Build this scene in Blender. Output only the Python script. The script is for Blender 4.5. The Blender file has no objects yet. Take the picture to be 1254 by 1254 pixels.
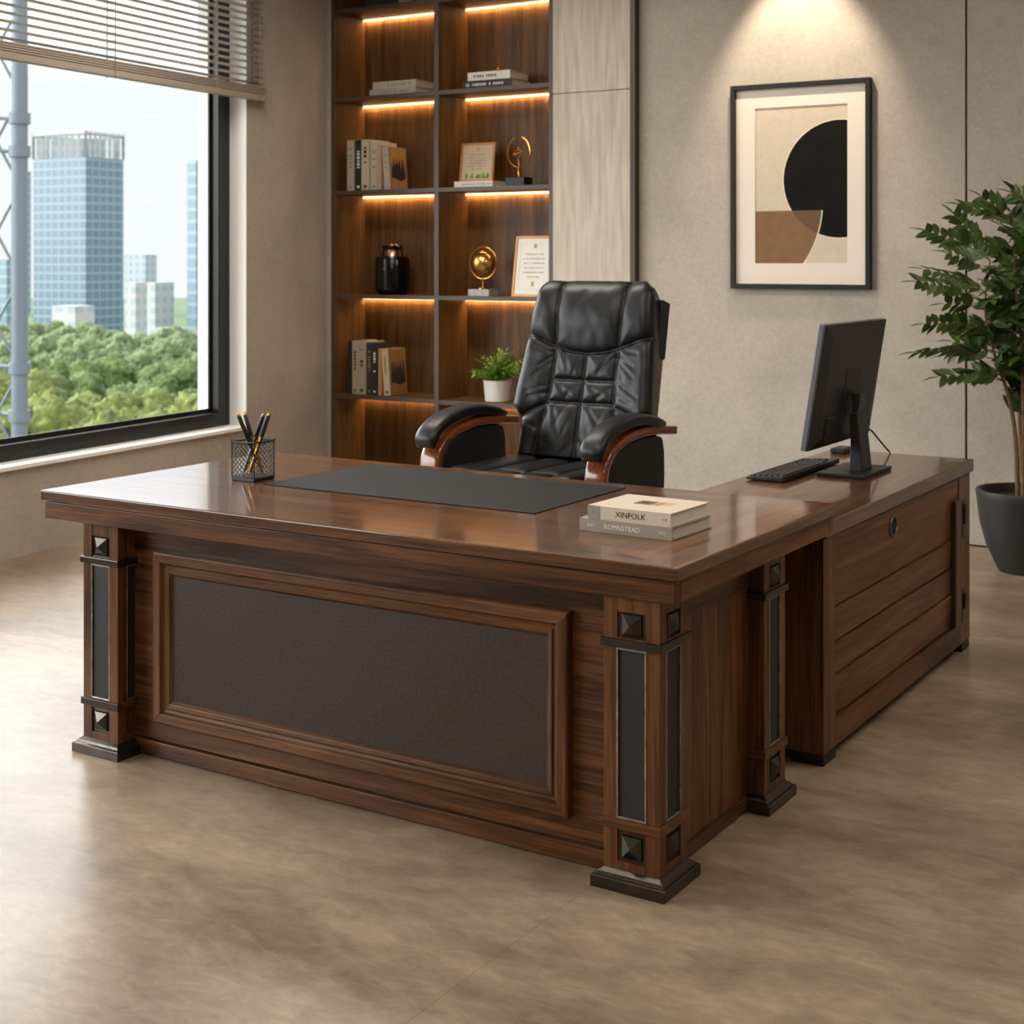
import bpy, bmesh, math, random
from mathutils import Vector, Matrix, noise
PI = math.pi
R = math.radians
random.seed(7)
sc = bpy.context.scene
C = sc.collection

# ------------------------------------------------------------------ camera, sky, exposure, large lights
cam_d = bpy.data.cameras.new('camera')
cam_d.sensor_width = 36.0
cam_d.lens = 1797.0 / 1254.0 * 36.0
cam_d.shift_y = -309.0 / 1254.0
cam_d.clip_end = 3000
cam_d.dof.use_dof = True
cam_d.dof.focus_distance = 4.2
cam_d.dof.aperture_fstop = 6.5
cam = bpy.data.objects.new('camera', cam_d)
cam.location = (0, 0, 1.454)
cam.rotation_euler = (R(90), 0, R(32.2))
C.objects.link(cam)
sc.camera = cam

sc.view_settings.view_transform = 'Standard'
sc.view_settings.look = 'None'
sc.view_settings.gamma = 1.0
sc.view_settings.use_curve_mapping = False
sc.view_settings.exposure = 0.0

world = bpy.data.worlds.new('overcast_sky')
sc.world = world
world.use_nodes = True
wn, wl = world.node_tree.nodes, world.node_tree.links
wn.clear()
w_out = wn.new('ShaderNodeOutputWorld')
w_bg = wn.new('ShaderNodeBackground')
w_tc = wn.new('ShaderNodeTexCoord')
w_sep = wn.new('ShaderNodeSeparateXYZ')          # pale sky near the horizon, a little brighter overhead
w_ramp = wn.new('ShaderNodeValToRGB')
w_ramp.color_ramp.elements[0].position = 0.0
w_ramp.color_ramp.elements[0].color = (1.0, 1.01, 1.03, 1)
w_ramp.color_ramp.elements[1].position = 1.0
w_ramp.color_ramp.elements[1].color = (1.1, 1.2, 1.4, 1)
for p_, c_ in ((0.115, (1.0, 1.02, 1.05, 1)), (0.18, (2.3, 2.3, 2.35, 1)), (0.42, (2.3, 2.35, 2.45, 1))):
    e = w_ramp.color_ramp.elements.new(p_); e.color = c_
w_dot = wn.new('ShaderNodeVectorMath'); w_dot.operation = 'DOT_PRODUCT'   # bright sky patch out of view, added to light the room and floor
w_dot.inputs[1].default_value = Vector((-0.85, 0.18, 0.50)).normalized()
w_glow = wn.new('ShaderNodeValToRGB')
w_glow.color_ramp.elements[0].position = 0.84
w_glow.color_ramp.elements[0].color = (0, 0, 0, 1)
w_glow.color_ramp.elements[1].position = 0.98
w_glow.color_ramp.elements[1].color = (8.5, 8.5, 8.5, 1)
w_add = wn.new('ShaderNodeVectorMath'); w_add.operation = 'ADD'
w_dot2 = wn.new('ShaderNodeVectorMath'); w_dot2.operation = 'DOT_PRODUCT'   # second unseen bright patch, further left, added to lighten the window reveal
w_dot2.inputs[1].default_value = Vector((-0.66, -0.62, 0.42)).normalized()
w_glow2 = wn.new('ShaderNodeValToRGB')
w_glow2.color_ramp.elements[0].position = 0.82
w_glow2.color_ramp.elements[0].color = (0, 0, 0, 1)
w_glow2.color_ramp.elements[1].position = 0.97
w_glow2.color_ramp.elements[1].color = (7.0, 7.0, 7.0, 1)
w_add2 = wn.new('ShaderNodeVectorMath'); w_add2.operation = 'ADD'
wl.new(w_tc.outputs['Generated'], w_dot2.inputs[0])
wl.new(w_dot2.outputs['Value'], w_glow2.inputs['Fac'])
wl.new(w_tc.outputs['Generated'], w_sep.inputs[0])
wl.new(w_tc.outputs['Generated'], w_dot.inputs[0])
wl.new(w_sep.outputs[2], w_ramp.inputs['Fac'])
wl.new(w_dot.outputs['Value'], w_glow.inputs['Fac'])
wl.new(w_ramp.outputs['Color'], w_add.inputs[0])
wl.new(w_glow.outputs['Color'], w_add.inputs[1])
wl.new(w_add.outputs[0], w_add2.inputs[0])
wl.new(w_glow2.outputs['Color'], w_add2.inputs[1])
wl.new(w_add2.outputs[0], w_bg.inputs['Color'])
w_bg.inputs['Strength'].default_value = 1.0
wl.new(w_bg.outputs[0], w_out.inputs['Surface'])


def area_lamp(name, loc, sx, sy, power, color, rot=(0, 0, 0)):
    l = bpy.data.lights.new(name, 'AREA')
    l.shape = 'RECTANGLE'
    l.size, l.size_y = sx, sy
    l.energy = power
    l.color = color
    o = bpy.data.objects.new(name, l)
    o.location = loc
    o.rotation_euler = rot
    C.objects.link(o)
    return o


CEIL = 3.40
WARM = (1.0, 0.93, 0.86)
area_lamp('ceiling_fill_light', (-2.4, 3.0, CEIL - 0.02), 2.4, 0.6, 50, WARM)  # unseen fill lamps under the ceiling, added to brighten the room
area_lamp('ceiling_fill_light', (-4.4, 5.4, CEIL - 0.02), 1.8, 0.5, 58, WARM)  # extra fill, added to lift the dark window wall
area_lamp('ceiling_fill_light', (0.4, 5.0, CEIL - 0.02), 2.4, 0.6, 50, WARM)
area_lamp('ceiling_fill_light', (-1.0, 0.2, CEIL - 0.02), 2.4, 0.6, 50, WARM)


# ------------------------------------------------------------------ materials
def new_mat(name):
    m = bpy.data.materials.new(name)
    m.use_nodes = True
    nt = m.node_tree
    b = nt.nodes['Principled BSDF']
    return m, nt, b


def srgb(r, g, b):
    f = lambda v: (v / 255 / 12.92) if v / 255 <= 0.04045 else ((v / 255 + 0.055) / 1.055) ** 2.4
    return (f(r), f(g), f(b), 1)


def add_bump(nt, b, scale, strength, dist=0.002, detail=4, coord='Object'):
    tc = nt.nodes.new('ShaderNodeTexCoord')
    n = nt.nodes.new('ShaderNodeTexNoise')
    n.inputs['Scale'].default_value = scale
    n.inputs['Detail'].default_value = detail
    bp = nt.nodes.new('ShaderNodeBump')
    bp.inputs['Strength'].default_value = strength
    bp.inputs['Distance'].default_value = dist
    nt.links.new(tc.outputs[coord], n.inputs['Vector'])
    nt.links.new(n.outputs['Fac'], bp.inputs['Height'])
    nt.links.new(bp.outputs['Normal'], b.inputs['Normal'])
    return n


def plain(name, col, rough=0.5, metal=0.0, spec=0.5, coat=0.0, bump=None, vary=0.0, vscale=8.0, emit=None):
    m, nt, b = new_mat(name)
    b.inputs['Base Color'].default_value = col
    b.inputs['Roughness'].default_value = rough
    b.inputs['Metallic'].default_value = metal
    b.inputs['Specular IOR Level'].default_value = spec
    b.inputs['Coat Weight'].default_value = coat
    b.inputs['Coat Roughness'].default_value = 0.1
    if bump:
        add_bump(nt, b, *bump)
    if vary:
        tc = nt.nodes.new('ShaderNodeTexCoord')
        n = nt.nodes.new('ShaderNodeTexNoise')
        n.inputs['Scale'].default_value = vscale
        n.inputs['Detail'].default_value = 6
        r = nt.nodes.new('ShaderNodeValToRGB')
        r.color_ramp.elements[0].position = 0.3
        r.color_ramp.elements[1].position = 0.7
        r.color_ramp.elements[0].color = tuple(c * (1 - vary) for c in col[:3]) + (1,)
        r.color_ramp.elements[1].color = tuple(min(1, c * (1 + vary)) for c in col[:3]) + (1,)
        nt.links.new(tc.outputs['Object'], n.inputs['Vector'])
        nt.links.new(n.outputs['Fac'], r.inputs['Fac'])
        nt.links.new(r.outputs['Color'], b.inputs['Base Color'])
    if emit:
        b.inputs['Emission Color'].default_value = emit[0]
        b.inputs['Emission Strength'].default_value = emit[1]
    return m


def wood(name, axis, dark, mid, light, rough=0.35, coat=0.0, coat_rough=0.1, scale=1.0, ior=1.5):
    m, nt, b = new_mat(name)
    N, L = nt.nodes, nt.links
    tc = N.new('ShaderNodeTexCoord')
    info = N.new('ShaderNodeObjectInfo')
    off = N.new('ShaderNodeVectorMath'); off.operation = 'SCALE'
    comb = N.new('ShaderNodeCombineXYZ')
    for k in range(3):
        L.new(info.outputs['Random'], comb.inputs[k])
    L.new(comb.outputs[0], off.inputs[0]); off.inputs['Scale'].default_value = 13.7
    add = N.new('ShaderNodeVectorMath'); add.operation = 'ADD'
    L.new(tc.outputs['Object'], add.inputs[0]); L.new(off.outputs[0], add.inputs[1])

    def mp(a, c):
        q = N.new('ShaderNodeMapping')
        s = [c, c, c]; s['XYZ'.index(axis)] = a
        q.inputs['Scale'].default_value = s
        L.new(add.outputs[0], q.inputs['Vector'])
        return q.outputs[0]

    def nz(vec, sc_, det, rg, dis):
        n = N.new('ShaderNodeTexNoise')
        n.inputs['Scale'].default_value = sc_
        n.inputs['Detail'].default_value = det
        n.inputs['Roughness'].default_value = rg
        n.inputs['Distortion'].default_value = dis
        L.new(vec, n.inputs['Vector'])
        return n.outputs['Fac']
    n1 = nz(mp(0.6 * scale, 9.5 * scale), 2.2, 8, 0.66, 0.8)
    n2 = nz(mp(1.6 * scale, 60 * scale), 2.5, 5, 0.7, 0.3)
    n3 = nz(mp(0.5 * scale, 2.2 * scale), 1.3, 2, 0.5, 0.4)

    def math_(op, a, b_):
        q = N.new('ShaderNodeMath'); q.operation = op
        for k, v in enumerate((a, b_)):
            if isinstance(v, (int, float)):
                q.inputs[k].default_value = v
            else:
                L.new(v, q.inputs[k])
        return q.outputs[0]
    f = math_('ADD', math_('MULTIPLY', n1, 0.46), math_('ADD', math_('MULTIPLY', n2, 0.36), math_('MULTIPLY', n3, 0.18)))
    r = N.new('ShaderNodeValToRGB')
    r.color_ramp.elements[0].position = 0.39; r.color_ramp.elements[0].color = dark
    r.color_ramp.elements[1].position = 0.60; r.color_ramp.elements[1].color = light
    q = r.color_ramp.elements.new(0.49); q.color = mid
    L.new(f, r.inputs['Fac'])
    L.new(r.outputs['Color'], b.inputs['Base Color'])
    b.inputs['Roughness'].default_value = rough
    b.inputs['Coat Weight'].default_value = coat
    b.inputs['Coat Roughness'].default_value = coat_rough
    b.inputs['Coat IOR'].default_value = ior
    b.inputs['Specular IOR Level'].default_value = 0.22
    bp = N.new('ShaderNodeBump')
    bp.inputs['Strength'].default_value = 0.12
    bp.inputs['Distance'].default_value = 0.0008
    L.new(n2, bp.inputs['Height'])
    L.new(bp.outputs['Normal'], b.inputs['Normal'])
    return m


WD, WM, WL_ = srgb(40, 23, 13), srgb(86, 53, 29), srgb(120, 78, 44)
M = {}
for a in 'XYZ':
    M['walnut_' + a] = wood('walnut_' + a, a, WD, WM, WL_, rough=0.38, coat=0.12, coat_rough=0.2)
    M['walnut_top_' + a] = wood('walnut_top_' + a, a, WD, WM, WL_, rough=0.30, coat=0.75, coat_rough=0.08, ior=1.6)
M['shelf_wood'] = wood('shelf_wood', 'Z', srgb(62, 42, 24), srgb(92, 64, 36), srgb(116, 82, 48), rough=0.4, scale=0.9)
M['chair_wood'] = wood('chair_wood', 'Y', srgb(74, 34, 16), srgb(112, 56, 28), srgb(140, 76, 40), rough=0.2, coat=1.0, coat_rough=0.06, scale=0.8)
M['bronze'] = plain('bronze', srgb(78, 72, 66), 0.27, 0.9, vary=0.2, vscale=30)
M['bronze_edge'] = plain('bronze_edge', srgb(158, 148, 138), 0.36, 0.9, vary=0.35, vscale=40)
M['black_insert'] = plain('black_insert', srgb(30, 30, 29), 0.55, bump=(420, 0.25, 0.0006))
M['brown_leather'] = plain('brown_leather', srgb(58, 44, 37), 0.6, spec=0.35, bump=(150, 0.6, 0.0015), vary=0.28, vscale=120)
M['pad_leather'] = plain('pad_leather', srgb(24, 25, 26), 0.62, 0.0, 0.2, 0.0, bump=(380, 0.25, 0.0006))
M['stitch'] = plain('stitch', srgb(70, 70, 70), 0.6)
M['black_leather'] = plain('black_leather', srgb(18, 18, 19), 0.41, spec=0.4, bump=(160, 0.12, 0.0015))
M['black_cloth'] = plain('black_cloth', srgb(18, 18, 19), 0.65, bump=(300, 0.2, 0.0006))
M['black_plastic'] = plain('black_plastic', srgb(23, 23, 24), 0.45, bump=(500, 0.1, 0.0003))
M['dark_plastic_edge'] = plain('dark_plastic_edge', srgb(104, 108, 112), 0.4, 0.3)
M['screen_glass'] = plain('screen_glass', srgb(8, 8, 10), 0.08)
M['black_metal'] = plain('black_metal', srgb(18, 18, 18), 0.45, 0.0, 0.35)
M['steel'] = plain('steel', srgb(150, 150, 150), 0.25, 1.0)
M['gold'] = plain('gold', srgb(206, 150, 72), 0.25, 1.0)
M['gold_matte'] = plain('gold_matte', srgb(186, 150, 90), .7)
M['base_black'] = plain('base_black', srgb(14, 14, 14), .35, spec=.3)
M['gold_wood'] = plain('gold_wood', srgb(176, 120, 58), 0.4, 0.3)
M['window_black'] = plain('window_black', srgb(28, 28, 27), 0.35, 0.2)
M['white_paint'] = plain('white_paint', srgb(236, 233, 228), 0.5)
M['paper'] = plain('paper', srgb(214, 205, 190), 0.8)
M['paper_white'] = plain('paper_white', srgb(228, 222, 212), 0.7)
M['certificate_tan'] = plain('certificate_tan', srgb(190, 170, 140), .8)
M['ink'] = plain('ink', srgb(46, 42, 40), 0.7)
M['ink_grey'] = plain('ink_grey', srgb(134, 124, 112), 0.7)
M['ink_white'] = plain('ink_white', srgb(222, 216, 206), 0.7)
M['bark'] = plain('bark', srgb(112, 84, 58), 0.8, vary=0.3, vscale=40)
M['soil'] = plain('soil', srgb(58, 42, 30), 0.95, bump=(90, 1.0, 0.01), vary=0.4, vscale=60)
M['pot_black'] = plain('pot_black', srgb(46, 46, 46), 0.5, bump=(120, 0.2, 0.001), vary=0.15, vscale=60)
M['pot_white'] = plain('pot_white', srgb(214, 208, 200), 0.45)
M['jar_black'] = plain('jar_black', srgb(10, 10, 10), 0.14, spec=0.4)
M['marble_grey'] = plain('marble_grey', srgb(150, 150, 150), 0.3, vary=0.15, vscale=60)
M['slat'] = plain('slat', srgb(178, 171, 163), 0.4, spec=0.4)
M['cord'] = plain('cord', srgb(120, 108, 96), 0.7)
M['rail'] = plain('rail', srgb(150, 138, 124), 0.4)


def leaf_mat(name, c0, c1, rough=0.4):
    m, nt, b = new_mat(name)
    N, L = nt.nodes, nt.links
    g = N.new('ShaderNodeNewGeometry')
    r = N.new('ShaderNodeValToRGB')
    r.color_ramp.elements[0].color = c0
    r.color_ramp.elements[1].color = c1
    L.new(g.outputs['Random Per Island'], r.inputs['Fac'])
    L.new(r.outputs['Color'], b.inputs['Base Color'])
    b.inputs['Roughness'].default_value = rough
    return m


M['leaf'] = leaf_mat('leaf', srgb(40, 60, 26), srgb(92, 118, 54))
M['fern_leaf'] = leaf_mat('fern_leaf', srgb(54, 92, 20), srgb(130, 166, 56))


def plaster(name, c0, c1, rough=0.75):
    m, nt, b = new_mat(name)
    N, L = nt.nodes, nt.links
    tc = N.new('ShaderNodeTexCoord')
    n1 = N.new('ShaderNodeTexNoise'); n1.inputs['Scale'].default_value = 1.6; n1.inputs['Detail'].default_value = 8; n1.inputs['Roughness'].default_value = 0.65
    n2 = N.new('ShaderNodeTexNoise'); n2.inputs['Scale'].default_value = 42; n2.inputs['Detail'].default_value = 5; n2.inputs['Distortion'].default_value = 1.2
    L.new(tc.outputs['Object'], n1.inputs['Vector']); L.new(tc.outputs['Object'], n2.inputs['Vector'])
    mx = N.new('ShaderNodeMath'); mx.operation = 'MULTIPLY_ADD'
    L.new(n2.outputs['Fac'], mx.inputs[0]); mx.inputs[1].default_value = 0.4
    sc2 = N.new('ShaderNodeMath'); sc2.operation = 'MULTIPLY'; L.new(n1.outputs['Fac'], sc2.inputs[0]); sc2.inputs[1].default_value = 0.6
    L.new(sc2.outputs[0], mx.inputs[2])
    r = N.new('ShaderNodeValToRGB')
    r.color_ramp.elements[0].position = 0.34; r.color_ramp.elements[0].color = c0
    r.color_ramp.elements[1].position = 0.66; r.color_ramp.elements[1].color = c1
    L.new(mx.outputs[0], r.inputs['Fac']); L.new(r.outputs['Color'], b.inputs['Base Color'])
    bp = N.new('ShaderNodeBump'); bp.inputs['Strength'].default_value = 0.25; bp.inputs['Distance'].default_value = 0.002
    L.new(n2.outputs['Fac'], bp.inputs['Height']); L.new(bp.outputs['Normal'], b.inputs['Normal'])
    b.inputs['Roughness'].default_value = rough
    return m


M['plaster'] = plaster('plaster', srgb(157, 148, 136), srgb(182, 172, 159))
M['ceiling_white'] = plain('ceiling_white', srgb(214, 208, 200), 0.8)


def travertine():
    m, nt, b = new_mat('travertine')
    N, L = nt.nodes, nt.links
    tc = N.new('ShaderNodeTexCoord')
    mp = N.new('ShaderNodeMapping'); mp.inputs['Scale'].default_value = (14, 14, 1.4)
    n = N.new('ShaderNodeTexNoise'); n.inputs['Scale'].default_value = 2.0; n.inputs['Detail'].default_value = 8; n.inputs['Distortion'].default_value = 0.5
    L.new(tc.outputs['Object'], mp.inputs['Vector']); L.new(mp.outputs[0], n.inputs['Vector'])
    r = N.new('ShaderNodeValToRGB')
    r.color_ramp.elements[0].position = 0.35; r.color_ramp.elements[0].color = srgb(176, 164, 148)
    r.color_ramp.elements[1].position = 0.65; r.color_ramp.elements[1].color = srgb(200, 188, 171)
    L.new(n.outputs['Fac'], r.inputs['Fac']); L.new(r.outputs['Color'], b.inputs['Base Color'])
    b.inputs['Roughness'].default_value = 0.6
    return m


M['travertine'] = travertine()


def concrete_floor():
    m, nt, b = new_mat('polished_concrete')
    N, L = nt.nodes, nt.links
    tc = N.new('ShaderNodeTexCoord')
    rot = N.new('ShaderNodeMapping'); rot.inputs['Rotation'].default_value = (0, 0, R(-32)); rot.inputs['Scale'].default_value = (1.0, 2.2, 1)
    L.new(tc.outputs['Object'], rot.inputs['Vector'])

    def nz(scale, det, rg, dis):
        n = N.new('ShaderNodeTexNoise'); n.inputs['Scale'].default_value = scale; n.inputs['Detail'].default_value = det
        n.inputs['Roughness'].default_value = rg; n.inputs['Distortion'].default_value = dis
        L.new(rot.outputs[0], n.inputs['Vector']); return n.outputs['Fac']
    a, c2 = nz(0.9, 9, 0.66, 0.4), nz(9, 10, 0.82, 0.6)
    mx = N.new('ShaderNodeMath'); mx.operation = 'MULTIPLY_ADD'
    s1 = N.new('ShaderNodeMath'); s1.operation = 'MULTIPLY'; L.new(a, s1.inputs[0]); s1.inputs[1].default_value = 0.6
    L.new(c2, mx.inputs[0]); mx.inputs[1].default_value = 0.4; L.new(s1.outputs[0], mx.inputs[2])
    r = N.new('ShaderNodeValToRGB')
    r.color_ramp.elements[0].position = 0.36; r.color_ramp.elements[0].color = srgb(98, 81, 65)
    r.color_ramp.elements[1].position = 0.63; r.color_ramp.elements[1].color = srgb(176, 154, 130)
    q = r.color_ramp.elements.new(0.5); q.color = srgb(142, 122, 101)
    L.new(mx.outputs[0], r.inputs['Fac'])
    # saw-cut joints
    sep = N.new('ShaderNodeSeparateXYZ'); L.new(tc.outputs['Object'], sep.inputs[0])

    def joint(out, origin):
        q1 = N.new('ShaderNodeMath'); q1.operation = 'ADD'; L.new(out, q1.inputs[0]); q1.inputs[1].default_value = -origin + 2.37 * 10 + 1.185
        q2 = N.new('ShaderNodeMath'); q2.operation = 'MODULO'; L.new(q1.outputs[0], q2.inputs[0]); q2.inputs[1].default_value = 2.37
        q3 = N.new('ShaderNodeMath'); q3.operation = 'SUBTRACT'; L.new(q2.outputs[0], q3.inputs[0]); q3.inputs[1].default_value = 1.185
        q4 = N.new('ShaderNodeMath'); q4.operation = 'ABSOLUTE'; L.new(q3.outputs[0], q4.inputs[0])
        q5 = N.new('ShaderNodeMath'); q5.operation = 'LESS_THAN'; L.new(q4.outputs[0], q5.inputs[0]); q5.inputs[1].default_value = 0.0015
        return q5.outputs[0]
    jm = N.new('ShaderNodeMath'); jm.operation = 'MAXIMUM'
    L.new(joint(sep.outputs[0], -4.03), jm.inputs[0]); L.new(joint(sep.outputs[1], 3.33), jm.inputs[1])
    jf = N.new('ShaderNodeMath'); jf.operation = 'MULTIPLY'; L.new(jm.outputs[0], jf.inputs[0]); jf.inputs[1].default_value = 0.35
    mix = N.new('ShaderNodeMix'); mix.data_type = 'RGBA'
    L.new(jf.outputs[0], mix.inputs[0]); L.new(r.outputs['Color'], mix.inputs[6]); mix.inputs[7].default_value = srgb(70, 58, 48)
    L.new(mix.outputs[2], b.inputs['Base Color'])
    rr = N.new('ShaderNodeMapRange'); L.new(c2, rr.inputs['Value']); rr.inputs['To Min'].default_value = 0.24; rr.inputs['To Max'].default_value = 0.36
    L.new(rr.outputs[0], b.inputs['Roughness'])
    bp = N.new('ShaderNodeBump'); bp.inputs['Strength'].default_value = 0.10; bp.inputs['Distance'].default_value = 0.002
    L.new(c2, bp.inputs['Height']); L.new(bp.outputs['Normal'], b.inputs['Normal'])
    return m


M['floor'] = concrete_floor()


def pane_glass():
    m, nt, b = new_mat('pane_glass')
    N, L = nt.nodes, nt.links
    N.remove(b)
    out = [n for n in N if n.type == 'OUTPUT_MATERIAL'][0]
    t = N.new('ShaderNodeBsdfTransparent'); t.inputs[0].default_value = (0.97, 0.985, 0.98, 1)
    g = N.new('ShaderNodeBsdfGlossy'); g.inputs['Roughness'].default_value = 0.0
    lw = N.new('ShaderNodeLayerWeight'); lw.inputs[0].default_value = 0.5
    pw = N.new('ShaderNodeMath'); pw.operation = 'POWER'; L.new(lw.outputs['Facing'], pw.inputs[0]); pw.inputs[1].default_value = 5.0
    f = N.new('ShaderNodeMath'); f.operation = 'MULTIPLY_ADD'; L.new(pw.outputs[0], f.inputs[0]); f.inputs[1].default_value = 0.15; f.inputs[2].default_value = 0.004
    mx = N.new('ShaderNodeMixShader')
    L.new(f.outputs[0], mx.inputs[0]); L.new(t.outputs[0], mx.inputs[1]); L.new(g.outputs[0], mx.inputs[2])
    L.new(mx.outputs[0], out.inputs['Surface'])
    return m


M['glass'] = pane_glass()


def facade(name, glass_c, band_c, fh, fw, band=0.28, mull=0.16, rough=0.25):
    """curtain wall: floor bands along Z, mullions along the face"""
    m, nt, b = new_mat(name)
    N, L = nt.nodes, nt.links
    tc = N.new('ShaderNodeTexCoord')
    sep = N.new('ShaderNodeSeparateXYZ'); L.new(tc.outputs['Object'], sep.inputs[0])

    def stripe(val, period, width):
        a = N.new('ShaderNodeMath'); a.operation = 'DIVIDE'; L.new(val, a.inputs[0]); a.inputs[1].default_value = period
        f = N.new('ShaderNodeMath'); f.operation = 'FRACT'; L.new(a.outputs[0], f.inputs[0])
        q = N.new('ShaderNodeMath'); q.operation = 'LESS_THAN'; L.new(f.outputs[0], q.inputs[0]); q.inputs[1].default_value = width
        return q.outputs[0]
    ky = N.new('ShaderNodeMath'); ky.operation = 'MULTIPLY'; L.new(sep.outputs[1], ky.inputs[0]); ky.inputs[1].default_value = -1.366
    xy = N.new('ShaderNodeMath'); xy.operation = 'MULTIPLY_ADD'; L.new(sep.outputs[0], xy.inputs[0]); xy.inputs[1].default_value = 0.366; L.new(ky.outputs[0], xy.inputs[2])
    mm = N.new('ShaderNodeMath'); mm.operation = 'MAXIMUM'
    L.new(stripe(sep.outputs[2], fh, band), mm.inputs[0]); L.new(stripe(xy.outputs[0], fw, mull), mm.inputs[1])
    mix = N.new('ShaderNodeMix'); mix.data_type = 'RGBA'
    L.new(mm.outputs[0], mix.inputs[0]); mix.inputs[6].default_value = glass_c; mix.inputs[7].default_value = band_c
    L.new(mix.outputs[2], b.inputs['Base Color'])
    b.inputs['Roughness'].default_value = rough
    return m


M['facade_blue'] = facade('facade_blue', srgb(98, 122, 138), srgb(132, 149, 160), 2.7, 3.0)  # distance haze is tinted into these pale, low-contrast facade colours
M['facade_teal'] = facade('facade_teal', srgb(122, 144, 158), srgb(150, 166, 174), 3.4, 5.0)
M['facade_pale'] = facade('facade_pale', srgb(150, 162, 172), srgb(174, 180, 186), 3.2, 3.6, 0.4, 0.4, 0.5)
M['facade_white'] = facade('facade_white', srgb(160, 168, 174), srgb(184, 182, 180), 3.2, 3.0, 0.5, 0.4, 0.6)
M['pavement'] = plain('pavement', srgb(190, 184, 176), 0.8)
M['lawn'] = plain('lawn', srgb(82, 104, 66), 0.9, vary=0.3, vscale=0.1)
M['galvanised'] = plain('galvanised', srgb(112, 120, 128), 0.5, 0.3)
M['crown_far'] = plain('crown_far', srgb(112, 124, 84), 0.9, bump=(7, 1.0, 0.06), vary=0.45, vscale=5)  # paler green, with distance haze put into the crown colour
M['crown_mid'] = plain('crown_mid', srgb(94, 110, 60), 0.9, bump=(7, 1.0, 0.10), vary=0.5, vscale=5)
M['crown_near'] = plain('crown_near', srgb(106, 114, 54), 0.9, bump=(7, 1.0, 0.10), vary=0.55, vscale=5)


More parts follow.
